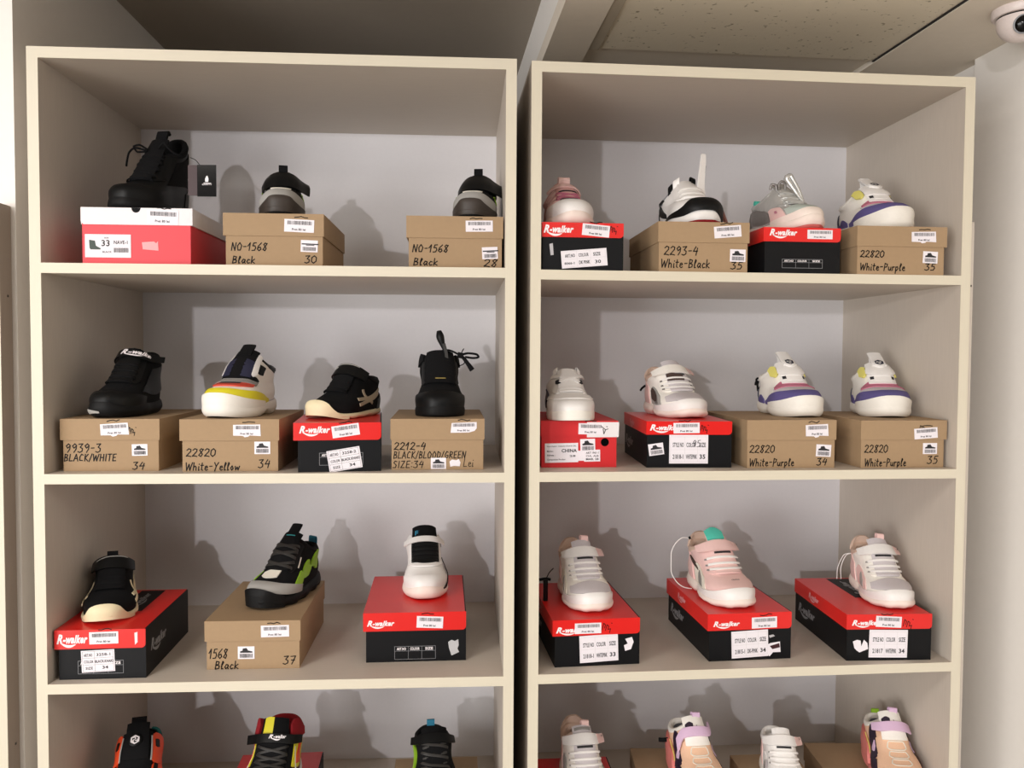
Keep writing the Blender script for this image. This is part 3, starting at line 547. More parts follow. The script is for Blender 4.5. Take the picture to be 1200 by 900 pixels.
    def sole_band(s, name, m, us, off=.0006):      # printed flash on the side wall of the sole
        top = []; bot = []
        for u, a, b in us: top.append([s.pt(u, a + (b - a) * j / 4, off) for j in range(5)]); bot.append([s.pt(u, a + (b - a) * j / 4, -.001) for j in range(5)])
        return s.mk(name, m, s.shell(top, bot))
    def shell(s, rows_top, rows_bot):
        mb = s.grid(rows_top); R, C = len(rows_top), len(rows_top[0]); n = R * C; mb.v += [tuple(p) for r in rows_bot for p in r]
        for j in range(R - 1):
            for i in range(C - 1): mb.f.append((n + j * C + i, n + (j + 1) * C + i, n + (j + 1) * C + i + 1, n + j * C + i + 1))
        for j in range(R - 1):
            mb.f.append((j * C, (j + 1) * C, n + (j + 1) * C, n + j * C)); q = C - 1; mb.f.append(((j + 1) * C + q, j * C + q, n + j * C + q, n + (j + 1) * C + q))
        for i in range(C - 1):
            mb.f.append((i + 1, i, n + i, n + i + 1)); q = (R - 1) * C; mb.f.append((q + i, q + i + 1, n + q + i + 1, n + q + i))
        return mb
    def band(s, name, m, ctrl, off=.0002, th=.0014, nu=26, nv=6, lift=None, parent=None, sharp=38):
        """overlay following the upper: ctrl = (u, v_low, v_high) stations; lift(t, w) adds standing height"""
        q = [(i, ) + tuple(c) for i, c in enumerate(ctrl)]; top = []; bot = []
        for i in range(nu + 1):
            u, a, b = cr(q, i / nu * (len(ctrl) - 1)); rt = []; rb = []
            for j in range(nv + 1):
                v = a + (b - a) * j / nv; e = lift(i / nu, j / nv) if lift else 0; p = s.sp(u, v); n = s.nr(u, v)
                rt.append(p + n * ((off + th) * s.k + e)); rb.append(p + n * (off * s.k - (.0012 if not lift else 0) + e))
            top.append(rt); bot.append(rb)
        return s.mk(name, m, s.shell(top, bot), parent, sharp)
    def stroke(s, name, m, pts, wd, off=.0003, th=.001, n=24, parent=None, taper=None, drop=False):
        q = [(i, ) + tuple(p) for i, p in enumerate(pts)]; top = []; bot = []
        uv = [cr(q, i / n * (len(pts) - 1)) for i in range(n + 1)]; P = [s.sp(*c) for c in uv]
        for i in range(n + 1):
            t = (P[min(n, i + 1)] - P[max(0, i - 1)]).normalized(); nn = s.nr(*uv[i]); sd = nn.cross(t).normalized() * (wd * s.k / 2 * (taper(i / n) if taper else 1))
            a = P[i] + nn * (off * s.k * (1 - .9 * abs(2 * i / n - 1) ** 5 if drop else 1)); b = a + nn * (th * s.k); top.append([b - sd, b - sd * .4 + nn * th * .2, b + sd * .4 + nn * th * .2, b + sd]); bot.append([a - sd, a - sd * .4, a + sd * .4, a + sd])
        return s.mk(name, m, s.shell(top, bot), parent)
    def tube(s, name, m, pts, r, parent=None, smooth=True, n=8, taper=None):
        q = [(i, ) + tuple(p) for i, p in enumerate(pts)]; N = max(12, 6 * len(pts)); P = [Vector(cr(q, i / N * (len(pts) - 1))) for i in range(N + 1)] if smooth else [Vector(p) for p in pts]
        rows = []; ref = Vector((.3, .2, .93))
        for i, p in enumerate(P):
            t = (P[min(len(P) - 1, i + 1)] - P[max(0, i - 1)]).normalized(); a = t.cross(ref); a = a.normalized() if a.length > 1e-5 else Vector((1, 0, 0)); b = t.cross(a); rr = r * (taper(i / (len(P) - 1)) if taper else 1)
            rows.append([p + (a * math.cos(2 * PI * j / n) + b * math.sin(2 * PI * j / n)) * rr for j in range(n)])
        mb = s.grid(rows, True); mb.f.append(tuple(range(n - 1, -1, -1))); mb.f.append(tuple((len(rows) - 1) * n + j for j in range(n)))
        return s.mk(name, m, mb, parent, 60)
    def strip(s, name, m, pts, wdir, wd, th=.0016, parent=None, taper=None):
        q = [(i, ) + tuple(p) for i, p in enumerate(pts)]; N = 5 * len(pts); P = [Vector(cr(q, i / N * (len(pts) - 1))) for i in range(N + 1)]; w0 = Vector(wdir).normalized() * (wd / 2); top = []; bot = []
        for i, p in enumerate(P):
            w_ = w0 * (taper(i / N) if taper else 1); t = (P[min(N, i + 1)] - P[max(0, i - 1)]).normalized(); n = w0.cross(t).normalized() * (th / 2); top.append([p - w_ + n, p + n, p + w_ + n]); bot.append([p - w_ - n, p - n, p + w_ - n])
        return s.mk(name, m, s.shell(top, bot), parent)
    def tongue(s, m, w0=.42, w1=.5, v0=.56, v1=1.18, th=.004, off=.0005, name='tongue'):
        return s.band(name, m, [(-w0 if i == 0 else w0, v0, v1) for i in range(2)], off, th, nu=10, nv=12, lift=lambda t, w: .0015 * (1 - abs(2 * t - 1)) * s.k)
    def laces(s, m, vs, w0=.5, wd=.005, cross=False, off=.0048, name='lace'):
        for i, v in enumerate(vs):
            if cross:
                e = .04; s.stroke(name, m, [(-w0, v - e), (0, v), (w0, v + e)], wd, off, .0014, drop=True); s.stroke(name, m, [(-w0, v + e), (0, v + .001), (w0, v - e)], wd, off + .001, .0014, drop=True)
            else: s.stroke(name, m, [(-w0, v - .012), (0, v), (w0, v - .012)], wd, off, .0016, drop=True)
    def eyestay(s, m, u0=.42, u1=.8, v0=.55, v1=.97, th=.0018):
        for sg in (-1, 1): s.band('eyestay', m, [(sg * u0, v0, v1), (sg * (u0 + u1) / 2, v0 - .02, v1 - .005), (sg * u1, v0 + .03, v1 - .04)], .0003, th, nu=10, nv=12)
    def strap(s, m, v0=.74, v1=.88, u=.95, off=.0062, th=.0022, tail=0, name='strap', tilt=0):
        return s.band(name, m, [(-u, v0 - tilt, v1 - tilt), (-u * .5, v0, v1), (0, v0 + .012, v1 + .012), (u * .5, v0, v1), (u, v0 + tilt, v1 + tilt)], off, th, nu=30, nv=5, lift=(lambda t, w: max(0, tail) * max(0, (t - .75) * 4) ** 2 + max(0, -tail) * max(0, (.25 - t) * 4) ** 2) if tail else (lambda t, w: 0.0))
    def loop(s, name, m, u, v, hgt, wd, lean=.0):      # folded webbing pull loop standing on the rim
        p = s.sp(u, v); t = (s.sp(u + .05, v) - s.sp(u - .05, v)).normalized(); o = Vector((p.x, p.y, 0)) - Vector((s.sp(0, 1).x * .4 + s.sp(PI, 1).x * .6, 0, 0)); o.z = 0; o = o.normalized() if o.length else Vector((1, 0, 0)); z = Vector((0, 0, 1)); l = o * lean
        return s.strip(name, m, [p + o * .002 - z * .010, p + o * .0035 + z * hgt * .6 + l * .5, p + o * .0015 + z * hgt + l, p - o * .0015 + z * hgt + l, p - o * .0030 + z * hgt * .5 + l * .4, p - o * .003 - z * .006], t, wd, .0014)
    def word(s, name, m, u0, v0, wd, ht, off, parent=None, fn=logo, tilt=0):     # a printed mark that follows the surface
        su = (s.sp(u0 + .1, v0) - s.sp(u0 - .1, v0)).length / .2; sv = (s.sp(u0, v0 + .04) - s.sp(u0, v0 - .04)).length / .08
        class On:
            n = s.nr(u0, v0)
            def P(f, x, y, d=0):
                dx = (x - .5) * wd; dy = (y - .5) * ht; c, q = math.cos(tilt), math.sin(tilt)
                return s.at(u0 + (dx * c - dy * q) / su, v0 + (dx * q + dy * c) / sv, off * s.k + d)
        mb = MB(); fn(mb, On(), 0, 0, 1, 1)
        return mb.build(name, K[m] if isinstance(m, str) else m, parent or s.t)
    def disc(s, name, m, u, v, r, off, th=.0025, parent=None, n=24):
        p = s.at(u, v, off * s.k); nn = s.nr(u, v); a = nn.cross(Vector((0, 1, .01))).normalized(); b = nn.cross(a); mb = MB(); rows = []
        for rr, h in ((r, -th), (r, th * .5), (r * .82, th)): rows.append([p + (a * math.cos(2 * PI * i / n) + b * math.sin(2 * PI * i / n)) * rr + nn * h for i in range(n)])
        mb = s.grid(rows, True); mb.f.append(tuple(2 * n + i for i in range(n))); mb.f.append(tuple(range(n - 1, -1, -1)))
        return s.mk(name, m, mb, parent), p + nn * th, a, b, nn
    def emblem(s, u, v, r, off, base, ring, ink):
        d, p, a, b, n = s.disc('emblem', base, u, v, r, off)
        mb = MB(); F = Face(p, b, -a, r, r); F.n = n
        hexa = [(.62 * math.cos(PI / 6 + i * PI / 3), .62 * math.sin(PI / 6 + i * PI / 3)) for i in range(7)]; line(mb, F, hexa, r * .22, .0003)
        for q in range(3):
            c = q * 2 * PI / 3; line(mb, F, [(.12 * math.cos(c), .12 * math.sin(c)), (.45 * math.cos(c + .5), .45 * math.sin(c + .5)), (.40 * math.cos(c + 1.2), .40 * math.sin(c + 1.2))], r * .16, .0004)
        o = mb.build('emblem_print', K[ink], d); return d
def patches(s, name, m, ctrls, **k):
    for c in ctrls: s.band(name, m, c, **k)
mirror = lambda c: [(-u, a, b) for u, a, b in c]
def zz(k): return BX[k].z + .0003
K['mint'] = LEA('mint_grey_leather', '#b9c4bd', .35); K['ink'] = M_INK; K['wprint'] = M_WINK; K['gprint'] = M_GINK
GD = 'dark sneakers on the left shelves'
# ---- 1 black lace-up boot
s = Shoe('black lace-up high boot on the white lid of the red box', (.119, .056, zz('L1a')), -15, .182, .98, 1.46, .026, .021, .004, xc=.46, S1=.80, heelh=1.75, toeh=1.35, name='boot')
s.sole('blackr', lug=.0012, nl=18); s.upper('black2', 'black', .005)
s.band('toe_cap', 'black2', [(-1.25, 0, .16), (-.6, 0, .30), (0, 0, .36), (.6, 0, .30), (1.25, 0, .16)]); s.tongue('black', .40, v1=1.28, th=.005); s.eyestay('black2', .40, .95)
s.laces('black', [.58, .66, .74, .82, .90], .55, .0045, True)
for sg in (-1, 1): s.band('ankle_panel', 'black', [(sg * 1.2, .45, .85), (sg * 2.0, .45, .88), (sg * 2.9, .4, .9)])
s.band('heel_counter', 'black2', [(2.2, 0, .3), (PI, 0, .5), (2 * PI - 2.2, 0, .3)])
p = s.sp(0, 1.0)
s.tube('lace', 'black', [p + Vector(q) for q in ((.004, -.012, .006), (.012, -.030, .010), (.010, -.044, .004), (.006, -.052, -.010), (.003, -.056, -.020))], .0019)
s.tube('lace', 'black', [p + Vector(q) for q in ((.003, .010, .010), (.006, .024, .018), (.010, .034, .008), (.004, .045, -.002), (-.004, .051, -.004))], .0019)
s.tube('lace', 'black', [p + Vector(q) for q in ((.006, -.010, .008), (.016, -.020, .014), (.012, -.034, .012), (.006, -.030, .004), (.004, -.014, .004))], .0017)
s.strip('pull_tab', 'black', [s.sp(0, 1.10), s.sp(0, 1.22) + Vector((-.002, 0, .002)), s.sp(0, 1.28) + Vector((-.004, 0, .012)), s.sp(0, 1.28) + Vector((-.008, 0, .019)), s.sp(0, 1.28) + Vector((-.013, 0, .014))], (0, 1, 0), .022, .005)
t = thing('hang_tag', 'black and dark red cardboard hang tag with white logo beside the black boot', 'tag', (.2455, .080, 1.9225), math.radians(-2))
MB().box((0, 0, 0), (.033, .0012, .055)).build('tag_card', M_BLK, t); m = MB(); F = Face((0, 0, 0), (1, 0, 0), (0, 0, 1), .033, .055)
MB().box((-.017, .003, .002), (.014, .0042, .055)).build('tag_back', mat('oxblood_card', '#300a10', .5), t)
m = MB(); m.add([F.P(x, y, .0002) for x, y in ((.42, .46), (.58, .46), (.60, .56), (.54, .66), (.48, .64), (.42, .56))], [tuple(range(6))]); line(m, F, [(.34, .42), (.72, .42)], .0012); words(m, F, 'SAFETY', .26, .36, .78, .40, .02); m.build('tag_print', M_WINK, t)
m = MB(); q = s.t.matrix_world if False else None
s2_ = Shoe.tube.__get__(type('X', (), {'t': t, 'k': 1, 'grid': Shoe.grid.__get__(s), 'mk': lambda self, n, mm, mb, parent=None, sharp=60: mb.build(n, K[mm], t, True, sharp=60)})())
s2_('tag_string', 'black', [(.006, .002, .052), (-.004, .004, .064), (-.016, .012, .070)], .0006)
# ---- 2, 3 black velcro sneakers, grey toe
def velcro(label, toe, head, mirr=1):
    s = Shoe(label, toe, head,   .165, .96, .98, .022, .017, .003, xc=.42, S1=.85, toeh=1.75)
    s.sole('greyd', ((0, -.003), (.1, .0005), (.5, .003), (.85, .0035), (1, .001)), low='blackr', low_f=.3, lug=.0006, nl=16); s.upper('black', 'black', .005)
    s.band('toe_guard', 'greyd', [(-1.35, 0, .04), (-.9, 0, .07), (-.5, 0, .13), (-.3, 0, .175), (0, 0, .185), (.3, 0, .175), (.5, 0, .13), (.9, 0, .07), (1.35, 0, .04)], .0006, .0028)
    s.band('toe_band', 'lgrey', [(-1.5, .02, .14), (-.9, .04, .24), (-.4, .12, .32), (0, .15, .34), (.4, .12, .32), (.9, .04, .24), (1.5, .02, .14)], .0001, .0018)
    s.tongue('black2', .5, v0=.5, v1=1.10); s.band('tongue_badge', 'ivory', [(-.34, .37, .42), (0, .37, .47), (.34, .37, .42)], .001, .001, nu=10)
    s.laces('black', [.57, .64], .6, .006)
    st = s.strap('black2', .66, 1.0, 1.15, .0065, .0028, tail=.010 * mirr); s.word('strap_print', 'lgrey', -.55, .93, .006, .004, .0095, st, lambda mb, F, a, b, c, d: rect(mb, F, a, b, c, d))
    for sg in (-1, 1): s.band('side_panel', 'lime', [(sg * 1.0, .36, .40), (sg * 1.18, .38, .66), (sg * 1.35, .22, .72), (sg * 1.5, .24, .40)], .0003, .002, nu=14)
    s.loop('pull_tab', 'black', 0, 1.04, .018, .016, -.001); s.band('heel_counter', 'greyd', [(2.2, 0, .3), (PI, 0, .5), (2 * PI - 2.2, 0, .3)]); return s
velcro('black velcro sneaker with grey and taupe toe on the box marked 30', (.394, .050, zz('L1b')), 10)
velcro('black velcro sneaker with lime side patch on the box marked 28', (.722, .050, zz('L1c')), -8)
# ---- 4 dusty pink chunky sneaker
s = Shoe('dusty pink chunky sneaker with thick white toe at the left of the top right shelf', (.912, .062, zz('R1a')), 9, .160, 1.06, .95, .024, .022, .004, toeh=1.5)
s.sole('pinkfoam', ((0, -.004), (.12, .001), (.5, .0065), (.85, .0045), (1, .001)), wrap=.008, lug=.0008, nl=14); s.upper('pink', 'pink', .005)
s.band('toe_cap', 'white', [(-1.5, 0, .14), (-.8, 0, .30), (0, .0, .40), (.8, 0, .30), (1.5, 0, .14)], .0005, .003); s.band('toe_overlay', 'pale', [(-1.6, .12, .30), (-.8, .28, .44), (0, .38, .50), (.8, .28, .44), (1.6, .12, .30)], .0002, .002)
s.tongue('pink', .46, v1=1.1); s.laces('rose', [.57, .63, .69], .55, .0045, True); s.laces('ink', [.75, .55], .42, .0035, off=.0052, name='dark_gap')
for v in (.66, .76, .86): s.band('eyestay_loop', 'pale', [(-1.3, v - .16, v - .12), (-.9, v - .06, v - .02), (-.5, v - .005, v + .03)], .0008, .003, nu=12, nv=3); s.band('eyestay_loop', 'pale', [(1.3, v - .16, v - .12), (.9, v - .06, v - .02), (.5, v - .005, v + .03)], .0008, .003, nu=12, nv=3)
s.strap('pale', .84, .97, .95, .0062, .003); s.loop('pull_tab', 'pale', 0, 1.08, .014, .022); s.loop('pull_tab', 'pale', PI, 1.0, .012, .014)
# ---- 5 white and black sneaker with an upright strap
s = Shoe('white sneaker with black toe wave and strap standing straight up', (1.148, .060, zz('R1b')), 9, .176, 1.06, .86, .024, .021, .003, toeh=1.4)
s.sole('white', ((0, -.003), (.1, .001), (.5, .005), (.85, .004), (1, .001)), low='dred', low_f=.22, lug=.0014, nl=15, wrap=.004); s.upper('white', 'greyl', .0045)
s.band('toe_wave', 'black2', [(-1.7, -.02, .03), (-1.35, -.02, .07), (-.8, -.02, .16), (-.35, .05, .30), (.1, .06, .31), (.5, -.12, .22), (.9, -.25, .10), (1.2, -.3, .02)], .0012, .0045, nu=36)
s.tongue('white', .46, v1=1.05); s.laces('white', [.60, .68, .76], .55, .0055); s.band('collar_band', 'black2', [(-1.5, .80, .98), (-2.1, .70, .96), (-2.7, .76, .99)], .0004, .0022)
s.band('heel_stripe', 'black2', [(-1.75, .08, .20), (-2.1, .20, .52), (-2.35, .46, .80)], .0004, .003); s.band('heel_counter', 'black2', [(-2.5, 0, .62), (PI - 2 * PI, 0, .72), (-PI - .5, 0, .6)], .0004, .002)
p = s.at(.45, .82, .004)
s.strip('strap', 'white', [p + Vector(q) for q in ((.002, .002, -.010), (.003, .000, .006), (.002, .002, .028), (.000, .005, .052), (-.001, .006, .066), (-.005, .007, .060), (-.007, .006, .044))], (-.25, 1, 0), .015, .0032, taper=lambda t: 1.15 - .75 * t if t < .6 else .7 - .9 * (t - .6))
s.strip('strap_backing', 'greyl', [p + Vector(q) for q in ((-.001, .004, .004), (-.003, .006, .026), (-.005, .009, .046))], (-.25, 1, 0), .011, .001); s.loop('pull_tab', 'black2', .25, 1.0, .014, .010); s.loop('pull_tab', 'white', -.5, 1.0, .014, .014); s.loop('pull_tab', 'black2', -.9, 1.0, .012, .010)
s.band('eyestay', 'white', [(-.9, .56, .9), (-.65, .55, .95), (-.42, .56, .99)], .0003, .002, nu=10)
t = thing('hang_tag', 'thin reddish brown tag leaning behind the white sneaker with upright strap', 'tag', (1.200, .118, zz('R1b')), math.radians(-35))
m = MB(); prism(m, [(0, 0), (.006, 0), (-.014, .052), (-.019, .054)], 0, .012); m.build('tag_card', mat('russet_card', '#8a5a50', .6), t)
# ---- 6 silver sneaker
s = Shoe('silver foil sneaker with pink sole and tall lace loops', (1.348, .066, zz('R1c')), 15, .180, .92, .92, .023, .020, .004, toeh=1.35)
s.sole('pinkfoam', ((0, -.003), (.12, .001), (.5, .0055), (.85, .0045), (1, .001)), low='coral', low_f=.22, wrap=.010, lug=.0008, nl=13); s.upper('silver', 'aqua', .0045, rim_m='silver')
s.band('toe_cap', 'pinkfoam', [(-1.5, 0, .08), (-.8, 0, .17), (0, 0, .24), (.8, 0, .17), (1.5, 0, .08)], .0004, .0026); s.band('vamp', 'mint', [(-.9, .17, .32), (-.4, .22, .42), (0, .24, .45), (.4, .22, .42), (.9, .17, .32)], .0003, .0016); s.band('side_panel', 'gun', [(-1.55, .10, .50), (-1.9, .08, .66), (-2.4, .12, .60)], .0003, .002); s.band('side_panel', 'pale', [(-.95, .10, .42), (-1.25, .08, .52), (-1.5, .06, .42)], .0003, .0018)
s.word('side_print', 'rose', -1.2, .28, .010, .008, .0026, None, lambda mb, F, a, b, c, d: words(mb, F, 'S', a, b, c, d, .06)); s.tongue('silver', .42, v1=1.08); s.laces('silver', [.58, .66, .74], .5, .005, True); s.eyestay('silver', .42, .8)
p = s.at(.1, .62, .006); s.tube('lace_loop', 'silver', [p + Vector(q) for q in ((.002, .006, -.002), (-.004, .002, .018), (-.012, -.006, .040), (-.016, -.010, .048), (-.018, -.016, .043), (-.013, -.012, .032), (-.006, -.002, .014), (.002, .004, 0))],   .0042, taper=lambda t: .7 + .7 * math.exp(-((t - .55) / .18) ** 2))
p = s.at(-.2, .84, .005); s.tube('lace_loop', 'gun', [p + Vector(q) for q in ((0, .006, 0), (.002, .004, .012), (.000, -.002, .016), (-.003, -.006, .010), (-.002, -.006, 0))], .0024); s.tube('lace_loop', 'gun', [p + Vector(q) for q in ((-.010, -.006, 0), (-.010, -.008, .010), (-.014, -.014, .012), (-.016, -.016, .002))], .0024)
s.loop('pull_tab', 'aqua', PI, 1.0, .012, .016); s.band('heel_counter', 'gun', [(-2.5, 0, .5), (-PI, 0, .6), (-PI - .6, 0, .5)], .0003, .0022)
# ---- 7, 14, 15 white sneakers with violet toe band
def violet(label, toe, head, k=1.0, black=False, ch=1.06):
    s = Shoe(label, toe, head, .182 * k, 1.04, ch, .023, .021, .004, xc=.42, toeh=1.4)
    s.sole('foam', ((0, -.002), (.14, .002), (.5, .0055), (.85, .0045), (1, .001)), wrap=.006, arch=.008); s.upper('cream', 'yellow2', .0048, rim_m='cream')
    s.band('toe_cap', 'foam', [(-1.5, -.1, .07), (-.9, -.1, .15), (0, -.1, .20), (.9, -.1, .15), (1.5, -.1, .07)], .001, .0042)
    s.band('toe_band', 'purple', [(-1.8, .02, .10), (-1.4, -.02, .24), (-1.05, .04, .33), (-.8, .135, .36), (0, .19, .38), (.8, .135, .36), (1.05, .04, .33), (1.4, -.02, .24), (1.8, .02, .10)], .0005, .0022, nu=34)
    s.band('vamp', 'mauve', [(-1.15, .31, .42), (-.5, .36, .53), (0, .365, .55), (.5, .36, .53), (1.15, .31, .42)], .0002, .0012)
    s.band('vamp_arch', 'rose', [(-1.05, .40, .47), (-.75, .47, .60), (-.3, .525, .66), (.3, .525, .66), (.75, .47, .60), (1.05, .40, .47)], .0006, .0028, nu=30)
    s.tongue('white', .5, v0=.6, v1=1.02); s.band('vent', 'ink', [(-.40, .665, .70), (0, .665, .705), (.40, .665, .70)], .0048, .0006, nu=10, nv=2); s.band('vamp_tab', 'white', [(-.25, .64, .72), (0, .64, .72), (.25, .64, .72)], .0052, .0014, nu=8, nv=2)
    s.band('instep_plate', 'white', [(-.52, .745, .82), (-.3, .715, .95), (0, .705, .98), (.3, .715, .95), (.52, .745, .82)], .0055, .003, nu=24, nv=8)
    for sg in (-1, 1): s.band('eyestay', 'yellow2', [(sg * .54, .76, .93), (sg * .72, .72, 1.0), (sg * .95, .76, .95)], .003, .0035, nu=10); s.band('side_panel', 'purple', [(sg * 1.9, .02, .14), (sg * 2.1, .02, .26), (sg * 2.35, .02, .12), (sg * 2.6, 0, .25)], .0004, .0016)
    s.band('pull_strap', 'white', [(-.20 if i == 0 else .20, .86, 1.22) for i in range(2)], .0088, .0024, nu=8, nv=12); s.loop('pull_tab', 'white', 0, 1.14, .014, .017, -.004)
    s.emblem(0, .91, .0125, .0100, K['white'], None, 'navy'); s.band('heel_counter', 'navy', [(2.45, .0, .4), (PI, 0, .55), (2 * PI - 2.45, 0, .4)], .0004, .002)
    if black: s.tube('tag_fastener', 'black', [s.at(-2.5, .35, .002), s.at(-2.6, .55, .006), s.at(-2.5, .80, .007), s.at(-2.3, .9, .003)], .0022); s.tube('tag_fastener', 'black', [s.at(-2.55, .62, .004), s.at(-2.5, .68, .010)], .0055)
    return s
violet('white and violet sneaker turned sideways at the right end of the top right shelf', (1.515, .076, zz('R1d')), 6, ch=.92)
violet('white and violet sneaker with black fastener at its heel, second right shelf', (1.363, .112, zz('R2c')), 4, black=True)
violet('white and violet sneaker facing front on the box with the blotted sticker', (1.527, .114, zz('R2d')), -9)
# ---- 8 black high sneaker with logo strap
s = Shoe('black high-top sneaker with white lettering on its ankle strap', (.094, .036, zz('L2a')), -7, .178, .92, 1.26, .024, .022, .004, xc=.46, S1=.80, heelh=1.35, toeh=1.2)
s.sole('blackr', ((0, -.003), (.12, .001), (.5, .0055), (.85, .004), (1, .001)), wrap=.008); s.upper('black', 'black', .005); s.band('toe_cap', 'black2', [(-1.4, 0, .18), (-.7, 0, .30), (0, 0, .35), (.7, 0, .30), (1.4, 0, .18)], .0004, .0025)
s.sole_band('sole_flash', 'lgrey', [(-1.0 + .0873 * i, .18, .30 + .45 * (1 - i / 11)) for i in range(12)]); s.tongue('black2', .45, v1=1.12); s.laces('black', [.56, .63, .70, .77], .55, .0055); s.eyestay('black2')
st = s.strap('black2', .90, 1.07, 1.30, .0070, .0030, tail=.012, tilt=.01); s.word('strap_print', 'wprint', .34, .995, .038, .014, .0104, st); s.band('ankle_panel', 'black2', [(1.2, .3, .8), (1.9, .2, .85), (2.6, .3, .85)], .0003, .0018); s.loop('pull_tab', 'black', .2, 1.06, .008, .012)
# ---- 9 white sneaker with yellow toe band
s = Shoe('white sneaker with yellow toe band and black tongue', (.287, .035, zz('L2b')), -13, .185, 1.02, 1.18, .026, .022, .004, xc=.42, toeh=1.4)
s.sole('foam', ((0, -.002), (.14, .002), (.5, .0055), (.85, .0045), (1, .001)), wrap=.006, arch=.009); s.upper('cream', 'navy', .005, rim_m='black2')
s.band('toe_cap', 'foam', [(-1.5, -.1, .07), (-.9, -.1, .15), (0, -.1, .20), (.9, -.1, .15), (1.5, -.1, .07)], .001, .0042); s.band('toe_band', 'yellow', [(-1.8, .03, .10), (-1.4, -.01, .22), (-1.0, .05, .30), (-.8, .135, .31), (0, .19, .33), (.8, .135, .31), (1.0, .05, .30), (1.4, -.01, .22), (1.8, .03, .10)], .0005, .0022, nu=34)
s.band('vamp_band', 'red', [(-.9, .42, .48), (-.4, .43, .53), (0, .435, .54), (.4, .43, .53), (.9, .42, .48)], .0006, .0022); s.band('vent', 'ink', [(-.32, .49, .53), (0, .49, .535), (.32, .49, .53)], .003, .0004, nu=8, nv=2); s.band('vamp_arch', 'grey', [(-1.0, .45, .52), (-.45, .52, .60), (0, .53, .625), (.45, .52, .60), (1.0, .45, .52)], .0012, .0032)
s.tongue('black', .5, v0=.60, v1=1.06, th=.005); s.band('lace_guard', 'navy', [(-.5, .62, .82), (0, .63, .86), (.5, .62, .82)], .0055, .001)
for sg in (-1, 1): s.band('eyestay', 'white', [(sg * .48, .66, .99), (sg * .60, .64, 1.0), (sg * .70, .66, .97)], .004, .0035, nu=8); s.band('eyestay_window', 'black2', [(sg * .76, .72, .86), (sg * .95, .70, .86), (sg * 1.12, .70, .85)], .0006, .0016, nu=8); s.band('eyestay_hook', 'black2', [(sg * .48, .60, .66), (sg * .75, .58, .64), (sg * .95, .52, .58)], .002, .0025, nu=8, nv=3)
s.band('pull_strap', 'black', [(-.2 if i == 0 else .2, .92, 1.15) for i in range(2)], .006, .003, nu=8, nv=10); s.band('heel_line', 'mauve', [(1.5, .0, .04), (2.3, .0, .06), (PI, 0, .08)], .0004, .0008); s.band('collar_panel', 'black2', [(1.3, .93, 1.0), (2.0, .90, 1.0), (2.9, .93, 1.0)], .0004, .002)
# ---- 10, 16 black knit runners with tan crossed stripes
def runner(label, toe, head, left=True, right=True, tab=True, ctone='creamfoam', bulk=1.0, fw=1.0, st_m='tan'):
    s = Shoe(label, toe, head, .184, .98, 1.10, .013, .010, .010, xc=.46, S1=.70, toeh=1.15)
    s.sole(ctone, ((0, -.004), (.12, -.0005), (.5, .004), (.85, .003), (1, .0008)), lug=.0022, nl=17, wrap=.004 * bulk); s.upper('black', 'black', .006)
    s.band('toe_bumper', ctone, [(-1.0, -.10, -.03), (-.72, -.10, .03), (-.36, -.10, .19), (0, -.10, .23), (.36, -.10, .19), (.72, -.10, .03), (1.0, -.10, -.03)], .001, .003); s.tongue('black', .45, v1=1.0); s.laces('black', [.56, .62, .68], .5, .006)
    s.strap('black2', .76, .99, 1.0, .0062, .003); s.stroke('strap_edge', 'lgrey', [(-.5, .92), (0, .975), (.5, .97)], .0016, .0098, .0004)
    for sg, on in ((-1, left), (1, right)):
        if on: st = s.stroke('crossed_stripe', st_m, [(sg * fw * 1.15, .64), (sg * fw * 1.5, .46), (sg * fw * 1.9, .22)], .0062, .0006, .0012); s.stroke('crossed_stripe', st_m, [(sg * fw * 1.15, .40), (sg * fw * 1.6, .40), (sg * fw * 2.3, .62)], .0062, .001, .0012); s.stroke('crossed_stripe', st_m, [(sg * fw * 1.3, .22), (sg * fw * 1.75, .32), (sg * fw * 2.2, .52)], .0062, .0014, .0012)
    s.band('heel_counter', 'black2', [(2.2, 0, .3), (PI, 0, .5), (2 * PI - 2.2, 0, .3)])
    if tab: s.loop('pull_tab', 'black', 0, .99, .012, .018, -.002)
    return s
s = runner('black knit runner with tan crossed stripes leaning over the box with tilted label', (.449, .070, zz('L2c')), -27, tab=False); s.band('strap_flash', 'lgrey', [(-.55, .86, .885), (-.40, .87, .92), (-.25, .90, .925)], .0094, .0004, nu=8, nv=2)
runner('black knit runner with cream toe on the long red and black box', (.093, .043, zz('L3a')), 16, fw=.80, st_m='creamfoam')
# ---- 11 black sneaker with tall tongue and bow
s = Shoe('all black sneaker with its tongue flap up and laces tied at the side', (.669, .068, zz('L2d')), 3, .180, 1.02, 1.46, .024, .019, .003, xc=.47, S1=.92, toeh=1.3)
s.sole('blackr', ((0, .002), (.12, .003), (.5, .0035), (.85, .002), (1, .0005)), wrap=.004); s.upper('black', 'black', .006); s.band('toe_cap', 'black2', [(-1.4, 0, .18), (-.7, 0, .32), (0, 0, .38), (.7, 0, .32), (1.4, 0, .18)], .0004, .002); s.tongue('black', .5, v1=1.02, th=.005)
s.laces('black', [.56, .63, .70, .77, .84], .6, .006); s.stroke('gold_mark', 'gold', [(-.10, .60), (.12, .60)], .0022, .0072, .0006); s.eyestay('black2', .45, .9, v1=1.0)
for sg in (-1, 1): s.band('collar_wing', 'black', [(sg * .75, .9, 1.04), (sg * 1.15, .9, 1.16 if sg < 0 else 1.08), (sg * 1.6, .9, 1.03)], -.002, .006, nu=10)
